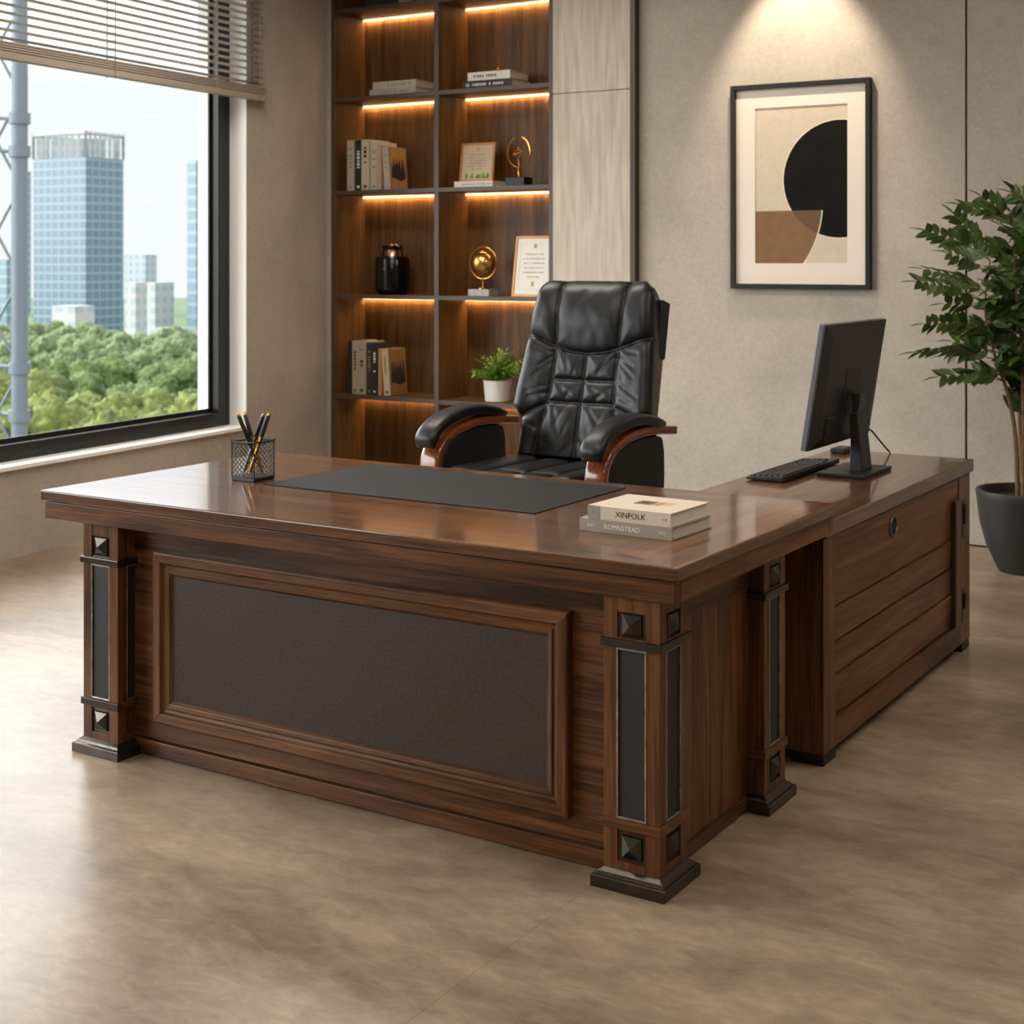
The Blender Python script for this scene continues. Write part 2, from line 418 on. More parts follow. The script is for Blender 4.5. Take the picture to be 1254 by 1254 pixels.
# ------------------------------------------------------------------ mesh helpers
class MB:
    """collects shapes into one mesh"""

    def __init__(self):
        self.bm = bmesh.new()
        self.mats = []
        self.cur = 0

    def mat(self, m):
        if m not in self.mats:
            self.mats.append(m)
        self.cur = self.mats.index(m)
        return self

    def face(self, vs):
        try:
            f = self.bm.faces.new(vs)
            f.material_index = self.cur
            return f
        except ValueError:
            return None

    def poly(self, pts):
        return self.face([self.bm.verts.new(p) for p in pts])

    def box(self, x0, x1, y0, y1, z0, z1, xf=None):
        p = [(x, y, z) for z in (z0, z1) for y in (y0, y1) for x in (x0, x1)]
        if xf is not None:
            p = [xf @ Vector(q) for q in p]
        v = [self.bm.verts.new(q) for q in p]
        for a in ((0, 2, 3, 1), (4, 5, 7, 6), (0, 1, 5, 4), (2, 6, 7, 3), (0, 4, 6, 2), (1, 3, 7, 5)):
            self.face([v[i] for i in a])
        return self

    def frustum(self, x0, x1, y0, y1, z0, X0, X1, Y0, Y1, z1):
        a = [(x0, y0, z0), (x1, y0, z0), (x1, y1, z0), (x0, y1, z0)]
        b = [(X0, Y0, z1), (X1, Y0, z1), (X1, Y1, z1), (X0, Y1, z1)]
        return self.loft([a, b])

    def loft(self, rings, cap=True, closed=True):
        vr = [[self.bm.verts.new(p) for p in r] for r in rings]
        n = len(vr[0])
        for a, b in zip(vr, vr[1:]):
            for i in range(n if closed else n - 1):
                j = (i + 1) % n
                self.face([a[i], a[j], b[j], b[i]])
        if cap:
            self.face(vr[0][::-1]); self.face(vr[-1])
        return self

    def prism(self, pts, d):
        """closed outline pts extruded by vector d"""
        d = Vector(d)
        return self.loft([[Vector(p) for p in pts], [Vector(p) + d for p in pts]])

    def lathe(self, prof, seg=32, c=(0, 0, 0), cap=True):
        rings = [[(c[0] + r * math.cos(2 * PI * k / seg), c[1] + r * math.sin(2 * PI * k / seg), c[2] + z) for k in range(seg)] for r, z in prof]
        return self.loft(rings, cap)

    def tube(self, pts, rad, seg=8, cap=True):
        pts = [Vector(p) for p in pts]
        n = len(pts)
        rads = rad if isinstance(rad, (list, tuple)) else [rad] * n
        rings = []
        up = None
        for i, p in enumerate(pts):
            t = (pts[min(i + 1, n - 1)] - pts[max(i - 1, 0)]).normalized()
            if up is None:
                up = t.orthogonal().normalized()
            up = (up - t * up.dot(t)).normalized()
            s = t.cross(up)
            rings.append([p + (up * math.cos(2 * PI * k / seg) + s * math.sin(2 * PI * k / seg)) * rads[i] for k in range(seg)])
        return self.loft(rings, cap)

    def torus(self, c, r, rad, axis='Y', seg=32, s2=8, a0=0, a1=2 * PI, sz=1.0):
        pts = []
        for k in range(seg + 1):
            a = a0 + (a1 - a0) * k / seg
            u, v = r * math.cos(a), r * sz * math.sin(a)
            pts.append({'Y': (c[0] + u, c[1], c[2] + v), 'Z': (c[0] + u, c[1] + v, c[2]), 'X': (c[0], c[1] + u, c[2] + v)}[axis])
        return self.tube(pts, rad, s2, cap=False)

    def sphere(self, c, r, u=16, v=10, sz=1.0):
        prof = [(max(1e-4, r * math.sin(PI * k / v)), -r * sz * math.cos(PI * k / v)) for k in range(v + 1)]
        return self.lathe(prof, u, c)

    def build(self, name, m=None, parent=None, bevel=0.0, seg=2, smooth=False, world=False, sub=0):
        bm = self.bm
        bmesh.ops.recalc_face_normals(bm, faces=bm.faces)
        me = bpy.data.meshes.new(name)
        if world and parent is not None:
            root = parent
            while root.parent is not None:
                root = root.parent
            bmesh.ops.translate(bm, verts=bm.verts, vec=-Vector(root.location))
        bm.to_mesh(me)
        bm.free()
        o = bpy.data.objects.new(name, me)
        C.objects.link(o)
        for q in (self.mats or [m]):
            me.materials.append(M[q] if isinstance(q, str) else q)
        if parent is not None:
            o.parent = parent
        if smooth:
            me.shade_smooth()
            if smooth != 'all':
                me.set_sharp_from_angle(angle=R(40))
        if bevel:
            b = o.modifiers.new('bevel', 'BEVEL')
            b.width = bevel; b.segments = seg; b.limit_method = 'ANGLE'; b.angle_limit = R(35)
        if sub:
            q = o.modifiers.new('sub', 'SUBSURF'); q.levels = sub; q.render_levels = sub
        return o


def tag(o, label, cat, group=None):
    o['label'] = label
    o['category'] = cat
    if group:
        o['group'] = group
    return o


def thing(name, label, cat, loc=(0, 0, 0), rz=0.0, group=None, rot=None):
    o = bpy.data.objects.new(name, None)
    o.empty_display_size = 0.1
    C.objects.link(o)
    o.location = loc
    o.rotation_euler = rot if rot else (0, 0, rz)
    return tag(o, label, cat, group)


def struct(o):
    o['kind'] = 'structure'
    return o


def copy_tree(o, parent=None):
    c = o.copy(); C.objects.link(c)
    if parent is not None:
        c.parent = parent
    for ch in list(o.children):
        copy_tree(ch, c)
    return c


def smooth_path(pts, n=6):
    P = [Vector(p) for p in pts]
    out = []
    for i in range(len(P) - 1):
        p0, p1, p2, p3 = P[max(i - 1, 0)], P[i], P[i + 1], P[min(i + 2, len(P) - 1)]
        for k in range(n):
            t = k / n
            out.append(0.5 * ((2 * p1) + (p2 - p0) * t + (2 * p0 - 5 * p1 + 4 * p2 - p3) * t * t + (3 * p1 - p0 - 3 * p2 + p3) * t ** 3))
    out.append(P[-1])
    return out


def text_mesh(name, body, size, m, parent, loc, rot, extrude=0.0003, sx=1.0):
    cu = bpy.data.curves.new(name, 'FONT')
    cu.body = body; cu.size = size; cu.extrude = extrude
    cu.align_x = 'CENTER'; cu.align_y = 'CENTER'; cu.resolution_u = 3
    t = bpy.data.objects.new(name + '_src', cu)
    C.objects.link(t)
    dg = bpy.context.evaluated_depsgraph_get(); dg.update()
    me = bpy.data.meshes.new_from_object(t.evaluated_get(dg))
    bpy.data.objects.remove(t)
    o = bpy.data.objects.new(name, me)
    me.materials.clear(); me.materials.append(M[m])
    C.objects.link(o)
    o.parent = parent
    o.location = loc; o.rotation_euler = rot; o.scale = (sx, 1, 1)
    return o


def marks(mb, along, across, x0, x1, z0, z1, y, rows=1, vertical=False, seed=0):
    """a row of tiny illegible strokes on the plane y = const between x0..x1 / z0..z1"""
    rg = random.Random(seed)
    for r_ in range(rows):
        if not vertical:
            h = (z1 - z0) / rows
            zz0, zz1 = z0 + r_ * h + h * 0.2, z0 + r_ * h + h * 0.8
            x = x0
            while x < x1:
                w = rg.uniform(0.3, 0.9) * (zz1 - zz0)
                if rg.random() > 0.18:
                    mb.box(x, min(x + w, x1), y, y + 0.0004, zz0, zz1)
                x += w + 0.35 * (zz1 - zz0)
        else:
            z = z0
            w0 = x1 - x0
            while z < z1:
                w = rg.uniform(0.3, 0.9) * w0
                if rg.random() > 0.18:
                    mb.box(x0, x1, y, y + 0.0004, z, min(z + w, z1))
                z += w + 0.35 * w0


# ------------------------------------------------------------------ the room
f = MB().box(-7.2, 3.2, -3.2, 8.2, -0.12, 0.0)
struct(f.build('floor', 'floor'))
f = MB().box(-7.2, 3.2, -3.2, 8.2, CEIL, CEIL + 0.12)
struct(f.build('ceiling', 'ceiling_white'))
PHI = R(6.36)
WALL0 = Vector((-5.89, 4.94, 0))


def wall_frame(name, loc=WALL0):
    o = bpy.data.objects.new(name, None)
    C.objects.link(o)
    o.location = loc; o.rotation_euler = (0, 0, PHI)
    return o


S0, S1 = -6.4, 1.717          # window opening along the wall
f = MB().mat('plaster')
f.box(-0.36, 0, -8.4, 3.2, 0, 0.43)
f.box(-0.36, 0, S1, 3.2, 0.43, CEIL)
f.box(-0.36, 0, -8.4, S0, 0.43, CEIL)
f.box(-0.36, 0, S0, S1, 3.30, CEIL)
wl_ = f.build('wall_left'); wl_.location = WALL0; wl_.rotation_euler = (0, 0, PHI); struct(wl_)

win = wall_frame('window_1'); struct(win)
f = MB()
f.box(-0.36, 0.0, S1 - 0.006, S1, 0.43, 3.30)
f.box(-0.36, 0.0, S0, S0 + 0.006, 0.43, 3.30)
f.box(-0.36, 0.0, S0, S1, 3.294, 3.30)
f.build('reveal', 'white_paint', win)
f = MB()
f.box(-0.40, 0.022, S0, S1 + 0.0, 0.43, 0.452)
f.build('sill', 'white_paint', win, bevel=0.003)
f = MB()
fx0, fx1 = -0.19, -0.12
for z0, z1 in ((0.452, 0.535), (3.20, 3.294)):
    f.box(fx0, fx1, S0 + 0.006, S1 - 0.006, z0, z1)
for s0 in (S0 + 0.006, -1.6, S1 - 0.116):
    f.box(fx0, fx1, s0, s0 + 0.11, 0.535, 3.20)
f.build('window_frame', 'window_black', win, bevel=0.003)
f = MB()
for a, b_ in ((-1.49, S1 - 0.116), (S0 + 0.116, -1.6)):
    f.box(-0.185, -0.175, a, b_, 0.535, 0.56)
    f.box(-0.185, -0.175, b_ - 0.02, b_, 0.535, 3.20)
    f.box(-0.185, -0.175, a, a + 0.02, 0.535, 3.20)
f.build('glazing_bead', 'window_black', win)
f = MB()
f.box(-0.182, -0.176, -1.49, S1 - 0.116, 0.535, 3.20)
f.build('pane', 'glass', win)
f = MB()
f.box(-0.182, -0.176, S0 + 0.116, -1.6, 0.535, 3.20)
f.build('pane', 'glass', win)

# back wall: plaster panels in front of a structural wall, a joint, the pilaster
f = MB().mat('plaster')
f.box(-6.6, 3.2, 7.90, 8.1, 0, CEIL)
f.box(-6.35, -6.132, 7.53, 7.90, 0, CEIL)
f.box(-3.9, -2.031, 7.555, 7.90, 0, CEIL)
f.box(-2.019, 3.2, 7.555, 7.90, 0, CEIL)
f.mat('window_black').box(-2.031, -2.019, 7.572, 7.90, 0, CEIL)
struct(f.build('wall_back'))
f = MB().mat('travertine')
for z0, z1 in ((0, 0.02), (0.024, 1.236), (1.24, 2.436), (2.44, CEIL)):
    f.box(-4.440, -3.922, 7.505, 7.90, z0, z1)
struct(f.build('trim_1', bevel=0.0015))
f = MB().box(-3.922, -3.890, 7.50, 7.60, 0, CEIL)
struct(f.build('trim_2', plain('bronze_trim', srgb(70, 58, 48), 0.4, 0.4)))
f = MB().box(3.0, 3.2, -3.2, 8.2, 0, CEIL)
struct(f.build('wall_right', 'plaster'))
f = MB().box(-6.6, 3.2, -3.2, -3.0, 0, CEIL)
struct(f.build('wall_front', 'plaster'))
f = MB().box(-3.888, 3.0, 7.551, 7.556, 0.0, 0.008)
struct(f.build('baseboard_back', 'window_black'))

# ------------------------------------------------------------------ blind
bl = thing('venetian_blind', 'grey-beige horizontal slat blind raised over the city window', 'blind', WALL0 + Vector((0, 0, 0)), PHI)
BX, BS0, BS1 = 0.05, -2.6, 1.83
f = MB()
a = R(5)
for k in range(7):
    u = -0.025 + 0.05 * k / 6
    pass
prof = [(-0.025, -0.002), (-0.012, 0.0015), (0, 0.003), (0.012, 0.0015), (0.025, -0.002)]
ring = [(p[0] * math.cos(a) - p[1] * math.sin(a), p[0] * math.sin(a) + p[1] * math.cos(a)) for p in prof]
ring2 = ring + [(x, z - 0.0009) for x, z in reversed(ring)]
f.loft([[(x, BS0, z) for x, z in ring2], [(x, BS1 - 0.015, z) for x, z in ring2]])
slat0 = f.build('slat', 'slat', bl)
slat0.location = (BX, 0, 2.52)
for k in range(1, 18):
    q = slat0.copy(); C.objects.link(q); q.location = (BX, 0, 2.52 + 0.041 * k)
f = MB()
f.box(BX - 0.027, BX + 0.027, BS0, BS1, 2.415, 2.450)
for k in range(4):
    f.box(BX - 0.026, BX + 0.026 + 0.001 * (k % 2), BS0, BS1 - 0.004, 2.454 + 0.012 * k, 2.463 + 0.012 * k)
f.build('bottom_rail', 'rail', bl, bevel=0.002)
f = MB().box(BX - 0.03, BX + 0.03, BS0, BS1, 3.245, 3.29)
f.build('head_rail', 'rail', bl, bevel=0.003)
for s_ in (-1.4, -0.45, 0.46, 1.325, 1.745):
    f = MB()
    for dx in (-0.028, 0.028):
        f.tube([(BX + dx, s_, 2.41), (BX + dx, s_, 3.25)], 0.0028, 6)
    for k in range(18):
        f.tube([(BX - 0.028, s_, 2.513 + 0.041 * k), (BX + 0.028, s_, 2.527 + 0.041 * k)], 0.0012, 5)
    f.build('ladder_cord', 'cord', bl)

# ------------------------------------------------------------------ executive desk
dk = thing('executive_desk', 'large walnut executive desk with brown leather front panel and black corner posts', 'desk', (-2.5, 3.5, 0))
DX0, DX1, DY0, DY1 = -3.560, -1.442, 2.985, 4.025
f = MB()
zt, zb = 0.76, 0.729
ix0, ix1, iy0, iy1 = DX0 + 0.13, DX1 - 0.26, DY0 + 0.13, DY1 - 0.08
A = [(DX0, DY0), (DX1, DY0), (DX1, DY1), (DX0, DY1)]
B = [(ix0, iy0), (ix1, iy0), (ix1, iy1), (ix0, iy1)]
f.mat('walnut_top_X')
va = [f.bm.verts.new((x, y, zt)) for x, y in A]
vb = [f.bm.verts.new((x, y, zt)) for x, y in B]
vc = [f.bm.verts.new((x, y, zb)) for x, y in A]
f.face(vb)
f.face([va[0], va[1], vb[1], vb[0]]); f.face([va[2], va[3], vb[3], vb[2]])
f.face([va[0], vc[0], vc[1], va[1]]); f.face([va[2], vc[2], vc[3], va[3]]); f.face(vc[::-1])
f.mat('walnut_top_Y')
f.face([va[1], va[2], vb[2], vb[1]]); f.face([va[3], va[0], vb[0], vb[3]])
f.face([va[1], vc[1], vc[2], va[2]]); f.face([va[3], vc[3], vc[0], va[0]])
f.build('desktop', parent=dk, bevel=0.004, seg=3, world=True)
f = MB().mat('walnut_X')
i = 0.009
f.box(DX0 + i, DX1 - i, DY0 + i, DY0 + i + 0.03, 0.675, 0.7265)
f.box(DX0 + i, DX1 - i, DY1 - i - 0.03, DY1 - i, 0.675, 0.7265)
f.mat('walnut_Y')
f.box(DX0 + i, DX0 + i + 0.03, DY0 + i + 0.03, DY1 - i - 0.03, 0.675, 0.7265)
f.box(DX1 - i - 0.03, DX1 - i, DY0 + i + 0.03, DY1 - i - 0.03, 0.675, 0.7265)
f.mat('walnut_X').box(DX0 + i + 0.03, DX1 - i - 0.03, DY0 + i + 0.03, DY1 - i - 0.03, 0.69, 0.7285)
f.build('apron', parent=dk, bevel=0.003, world=True)
# front board with kick board
f = MB()
f.box(-3.27, -1.62, 3.076, 3.10, 0.052, 0.69)
f.build('front_board', 'walnut_X', dk, bevel=0.0015, world=True)
f = MB().box(-3.27, -1.62, 3.071, 3.10, 0.003, 0.046)
f.build('kick_board', 'walnut_X', dk, bevel=0.0015, world=True)
# mitred moulding round the leather
fx, fX, fz, fZ = -3.155, -1.763, 0.110, 0.607
prof = [(0.0, 0.0), (0.0, 0.024), (0.005, 0.028), (0.030, 0.028), (0.036, 0.018), (0.044, 0.016), (0.048, 0.021), (0.060, 0.019), (0.068, 0.010), (0.070, 0.0)]
pm = MB()
for e_ in range(4):
    pm.mat('walnut_X' if e_ % 2 == 0 else 'walnut_Z')
    rings = []
    for end in (0, 1):
        ring = []
        for ins, dep in prof:
            c_ = [(fx + ins, fz + ins), (fX - ins, fz + ins), (fX - ins, fZ - ins), (fx + ins, fZ - ins)][(e_ + end) % 4]
            ring.append((c_[0], 3.076 - dep, c_[1]))
        rings.append(ring)
    pm.loft(rings)
pm.build('panel_moulding', parent=dk, bevel=0.0012, world=True)
f = MB().box(fx + 0.06, fX - 0.06, 3.066, 3.078, fz + 0.06, fZ - 0.06)
f.build('leather_panel', 'brown_leather', dk, world=True)['label'] = 'dark brown grained leather panel'
# side panels
for name_, xo, sgn in (('r', -1.535, 1), ('l', -3.465, -1)):
    f = MB()
    a0, a1 = sorted((xo, xo - 0.02 * sgn))
    f.mat('walnut_Y')
    f.box(a0, a1, 3.13, 3.66, 0.003, 0.036); f.box(a0, a1, 3.13, 3.66, 0.592, 0.69)
    f.mat('walnut_Z')
    f.box(a0, a1, 3.13, 3.21, 0.036, 0.592); f.box(a0, a1, 3.655, 3.70, 0.036, 0.592)
    b0, b1 = sorted((xo - 0.008 * sgn, xo - 0.02 * sgn))
    y = 3.21
    while y < 3.655:
        f.box(b0, b1, y, min(y + 0.0735, 3.655), 0.036, 0.592); y += 0.0742
    f.build('side_panel', parent=dk, bevel=0.001, world=True)


def corner_post(cx, cy, studs, plain_faces=''):
    """square post 0.145 wide; studs = outward faces that carry insert and studs"""
    h = 0.0725
    k = 0.066
    f = MB()
    f.mat('walnut_Z')
    f.box(-k, k, -k, k, 0.04, 0.69)
    st = 0.036
    for sx in (-1, 1):
        for sy in (-1, 1):
            x0, x1 = sorted((sx * h, sx * (h - st))); y0, y1 = sorted((sy * h, sy * (h - st)))
            f.box(x0, x1, y0, y1, 0.04, 0.69)
    for z0, z1 in ((0.04, 0.062), (0.133, 0.142), (0.64, 0.69), (0.571, 0.580)):
        for s_ in (-1, 1):
            y0, y1 = sorted((s_ * k, s_ * (h - 0.0004)))
            f.box(-h + st, h - st, y0, y1, z0, z1)
            f.box(y0, y1, -h + st, h - st, z0, z1)
    post = f.build('corner_post', parent=dk, bevel=0.0012)
    post.location = (cx + 2.5, cy - 3.5, 0)
    # plinth
    f = MB()
    pr = [(0.0965, 0.0), (0.0965, 0.026), (0.094, 0.028), (0.088, 0.030), (0.084, 0.036), (0.0765, 0.041), (0.0735, 0.043)]
    f.loft([[(r, -r, z), (r, r, z), (-r, r, z), (-r, -r, z)] for r, z in pr])
    f.build('plinth', 'bronze', post, bevel=0.0012)
    f = MB(); r = 0.0805
    f.box(-r, r, -r, r, 0.558, 0.577)
    f.build('upper_band', 'bronze', post, bevel=0.002)
    f = MB(); r = 0.0785
    f.box(-r, r, -r, r, 0.139, 0.160)
    f.build('lower_band', 'walnut_X', post, bevel=0.002)
    for fc in studs + plain_faces:
        rot = Matrix.Rotation({'f': 0, 'r': PI / 2, 'l': -PI / 2, 'b': PI}[fc], 4, 'Z')
        f = MB(); f.box(-0.0345, 0.0345, -0.0685, -0.065, 0.166, 0.552)
        f.build('insert_panel', 'black_insert', post).data.transform(rot)
        f = MB()
        t = 0.004
        for x0, x1, z0, z1 in ((-0.0385, -0.0385 + t, 0.161, 0.557), (0.0385 - t, 0.0385, 0.161, 0.557), (-0.0345, 0.0345, 0.161, 0.166), (-0.0345, 0.0345, 0.552, 0.557)):
            f.box(x0, x1, -0.0735, -0.066, z0, z1)
        f.build('insert_trim', 'bronze_edge', post, bevel=0.001).data.transform(rot)
        for zc in (0.0975, 0.61) if fc in studs else ():
            f = MB()
            y0 = -0.066
            f.box(-0.0345, 0.0345, y0 - 0.001, y0, zc - 0.033, zc + 0.033)
            o4 = [(-0.027, y0 - 0.001, zc - 0.027), (0.027, y0 - 0.001, zc - 0.027), (0.027, y0 - 0.001, zc + 0.027), (-0.027, y0 - 0.001, zc + 0.027)]
            m4 = [(x * 0.93, y0 - 0.006, zc + (z - zc) * 0.93) for x, y, z in o4]
            p4 = [(x * 0.02, y0 - 0.020, zc + (z - zc) * 0.02) for x, y, z in o4]
            f.loft([o4, m4, p4])
            f.build('pyramid_stud', 'bronze', post, bevel=0.0016).data.transform(rot)
    return post


corner_post(-1.5675, 3.0775, 'fr')
corner_post(-3.3215, 3.0775, 'fl', 'r')
corner_post(-1.5675, 3.6925, 'r')
corner_post(-3.3215, 3.6925, 'l')

# writing pad
pad = thing('desk_pad', 'flat black leather desk pad lying on the walnut desktop before the chair', 'desk pad', (-2.57, 3.685, 0.76))
f = MB().box(-0.49, 0.49, -0.265, 0.265, 0, 0.003)
f.build('pad_sheet', 'pad_leather', pad, bevel=0.001)
f = MB()
for x0, x1, y0, y1 in ((-0.484, 0.484, -0.2595, -0.2585), (-0.484, 0.484, 0.2585, 0.2595), (-0.4845, -0.4835, -0.259, 0.259), (0.4835, 0.4845, -0.259, 0.259)):
    f.box(x0, x1, y0, y1, 0.0028, 0.0034)
f.build('stitching', 'stitch', pad)

# ------------------------------------------------------------------ return cabinet
rc = thing('side_cabinet', 'low walnut return cabinet with plank side and round cable grommet, joined to the desk', 'cabinet', (-1.75, 4.8, 0))
RX0, RX1, RY0, RY1, RZ = -2.03, -1.475, 4.028, 5.612, 0.7025
f = MB().mat('walnut_top_Y').box(RX0, RX1, RY0, RY1, 0.6565, RZ)
f.build('cabinet_top', parent=rc, bevel=0.004, seg=3, world=True)
f = MB().mat('walnut_Z')
f.box(RX0 + 0.02, RX1 - 0.012 - 0.012, RY0 + 0.004, RY1 - 0.025, 0.033, 0.653)
f.build('carcass', parent=rc, bevel=0.001, world=True)
xr = RX1 - 0.010
f = MB().mat('walnut_Z')
f.box(xr - 0.014, xr, RY0 + 0.004, 4.132, 0.033, 0.652)
f.box(xr - 0.014, xr, 5.445, RY1 - 0.022, 0.033, 0.652)
f.mat('walnut_Y')
f.box(xr - 0.014, xr, 4.132, 5.445, 0.033, 0.112)
f.build('side_frame', parent=rc, bevel=0.0012, world=True)
edges = [0.652, 0.434, 0.333, 0.236, 0.1145]
for z1, z0 in zip(edges, edges[1:]):
    f = MB().mat('walnut_Y')
    # each plank leans slightly in towards its lower edge
    pts = [(xr - 0.014, 4.134, z0 + 0.002), (xr - 0.009, 4.134, z0 + 0.002), (xr - 0.002, 4.134, z1 - 0.002), (xr - 0.014, 4.134, z1 - 0.0015)]
    f.prism(pts, (0, 1.309, 0))
    f.build('side_plank', parent=rc, bevel=0.0018, world=True)
f = MB().mat('walnut_Z')
f.box(xr - 0.01, xr + 0.012, 5.355, 5.437, 0.118, 0.575)
f.build('edge_batten', 'walnut_Z', rc, bevel=0.002, world=True)
f = MB()
f.box(xr, xr + 0.013, 5.352, 5.372, 0.44, 0.578); f.box(xr, xr + 0.013, 5.352, 5.372, 0.12, 0.44)
f.build('batten_edge', plain('dark_walnut_edge', srgb(44, 28, 18), 0.5), rc, bevel=0.001, world=True)
gy, gz = 4.681, 0.591
f = MB()
prf = [(0.029, 0.0), (0.036, 0.0), (0.037, 0.003), (0.034, 0.006), (0.030, 0.005)]
f.loft([[(xr - 0.004 + d_, gy + r_ * math.cos(2 * PI * k / 36), gz + r_ * math.sin(2 * PI * k / 36)) for r_, d_ in prf] for k in range(37)], cap=False)
gr = f.build('cable_grommet', plain('grommet_metal', srgb(130, 122, 116), 0.3, 0.9), rc, smooth=True, world=True)
f = MB()
f.loft([[(x, gy + 0.0305 * math.cos(2 * PI * k / 36), gz + 0.0305 * math.sin(2 * PI * k / 36)) for k in range(36)] for x in (xr - 0.006, xr - 0.0025)])
f.build('grommet_hole', plain('hole_black', srgb(8, 8, 8), 0.9), gr, world=True)
for z0, z1 in ((0.425, 0.560), (0.111, 0.231)):
    f = MB()
    f.box(xr, xr + 0.003, 5.478, 5.535, z0, z1)
    lp = f.build('latch_plate', plain('latch_bronze', srgb(74, 58, 46), 0.4, 0.6), rc, bevel=0.001, world=True)
    f = MB()
    f.box(xr + 0.003, xr + 0.009, 5.492, 5.522, z0 + 0.05, z1 - 0.015)
    f.build('latch_bolt', 'black_metal', lp, bevel=0.001, world=True)
for fx_, fy_ in ((-1.535, RY0 + 0.055), (-1.97, RY0 + 0.055), (-1.535, RY1 - 0.08), (-1.97, RY1 - 0.08)):
    f = MB()
    f.box(fx_ - 0.05, fx_ + 0.05, fy_ - 0.05, fy_ + 0.05, 0, 0.033)
    f.build('foot', 'black_metal', rc, bevel=0.002, world=True)

# ------------------------------------------------------------------ office chair (faces -Y)
ch = thing('office_chair', 'high-backed black leather executive chair with curved wooden arms behind the desk', 'chair', (-2.985, 4.98, 0))
HT = 0.757
WPTS = [(0, .268), (.12, .272), (.16, .285), (.205, .322), (.37, .307), (.51, .292), (.69, .275), (.757, .262)]


def wid(h):
    for (a, b_), (c_, d_) in zip(WPTS, WPTS[1:]):
        if h <= c_:
            return b_ + (d_ - b_) * (h - a) / (c_ - a)
    return WPTS[-1][1]


def segd(px, py, ax, ay, bx, by):
    vx, vy = bx - ax, by - ay
    t = max(0, min(1, ((px - ax) * vx + (py - ay) * vy) / (vx * vx + vy * vy + 1e-12)))
    return math.hypot(px - ax - t * vx, py - ay - t * vy)


def pld(x, h, pl):
    return min(segd(x, h, *pl[i], *pl[i + 1]) for i in range(len(pl) - 1))


half = [[(.158, .757), (.152, .60), (.148, .462), (.147, .322), (.157, .225), (.178, .1), (.193, 0)],
        [(.148, .462), (.20, .478), (.25, .50), (.30, .513)],
        [(.285, .150), (.23, .185), (.166, .214)],
        [(0, .322), (.147, .322)], [(0, .228), (.157, .226)]]
seams = [s_ for s_ in half] + [[(-x, y) for x, y in s_] for s_ in half]
seams += [[(-.148, .462), (-.09, .444), (0, .436), (.09, .444), (.148, .462)], [(0, .436), (0, 0)]]
rg = random.Random(4)
wr = []
for sx in (-1, 1):
    for a_, b_ in (((.02, .215), (.075, .08)), ((.05, .21), (.10, .13)), ((.13, .21), (.09, .09)), ((.145, .19), (.15, .05)), ((.02, .42), (.05, .34)), ((.10, .44), (.06, .35)),
                   ((.13, .43), (.10, .36)), ((.155, .42), (.22, .38)), ((.155, .40), (.24, .33)), ((.165, .30), (.26, .27)), ((.16, .26), (.25, .24)), ((.17, .44), (.25, .45)),
                   ((.03, .30), (.08, .25)), ((.12, .30), (.07, .25)), ((.19, .10), (.25, .13)), ((.19, .14), (.25, .04)), ((.03, .06), (.06, .01)), ((.17, .36), (.2, .30))):
        j = lambda: rg.uniform(-.012, .012)
        wr.append(((sx * (a_[0] + j()), a_[1] + j(), sx * (b_[0] + j()), b_[1] + j()), rg.uniform(.0016, .0038), rg.uniform(.006, .011)))


def back_front(x, h):
    w = wid(h)
    d = min(pld(x, h, s_) for s_ in seams)
    p = 0.020 * (1 - math.exp(-d / 0.022)) - 0.006 * math.exp(-(d / 0.005) ** 2)
    p += 0.030 * math.exp(-((h - .60) / .11) ** 2) * (1 - (x / .34) ** 2)
    p += 0.012 * (abs(x) / .3) ** 2
    for sg, am, wd_ in wr:
        dd = segd(x, h, *sg)
        if dd < 0.03:
            p -= am * math.exp(-(dd / wd_) ** 2)
    p += 0.0025 * noise.noise(Vector((x * 22, h * 16, 3)))
    e1 = w - abs(x)
    e2 = HT - h
    for e_, Rr in ((e1, 0.045), (e2, 0.075)):
        if e_ < Rr:
            p -= (Rr - math.sqrt(max(0, Rr * Rr - (Rr - e_) ** 2))) * 0.85
    return p


def back_pt(x, h, dep):
    """point of the reclined back plane; dep towards the sitter"""
    return Vector((x, .25 + .265 * h, .636 + .968 * h)) + Vector((0, -.964, .265)) * (dep + 0.02) + Vector((0, 0.05 * max(0, h - .66) / .1 * max(0, h - .66), 0))


NA, NH = 96, 120
sph = []
for j in range(NH + 1):
    h = HT * j / NH
    row = []
    for i_ in range(NA + 1):
        t = -1 + 2 * i_ / NA
        t = math.sin(t * PI / 2) * 0.35 + t * 0.65
        w = wid(h)
        if h > HT - 0.10:                                        # round the upper corners
            q = (h - (HT - 0.10)) / 0.10
            w -= 0.055 * (1 - math.sqrt(max(0, 1 - q * q)))
        row.append((t * w, h))
    sph.append(row)


def seam_h(x):
    x = abs(x)
    if x < .148:
        return .436 + (.026) * (x / .148) ** 2
    return .462 + (x - .148) * .34


fb, fh_ = MB(), MB()
cache = {}


def gv(mb, j, i_, side):
    k = (id(mb), j, i_, side)
    if k not in cache:
        x, h = sph[j][i_]
        dep = back_front(x, h) if side == 0 else -0.075
        cache[k] = mb.bm.verts.new(back_pt(x, h, dep) if side == 0 else back_pt(x * 0.985, h * 0.985 + .004, dep))
    return cache[k]


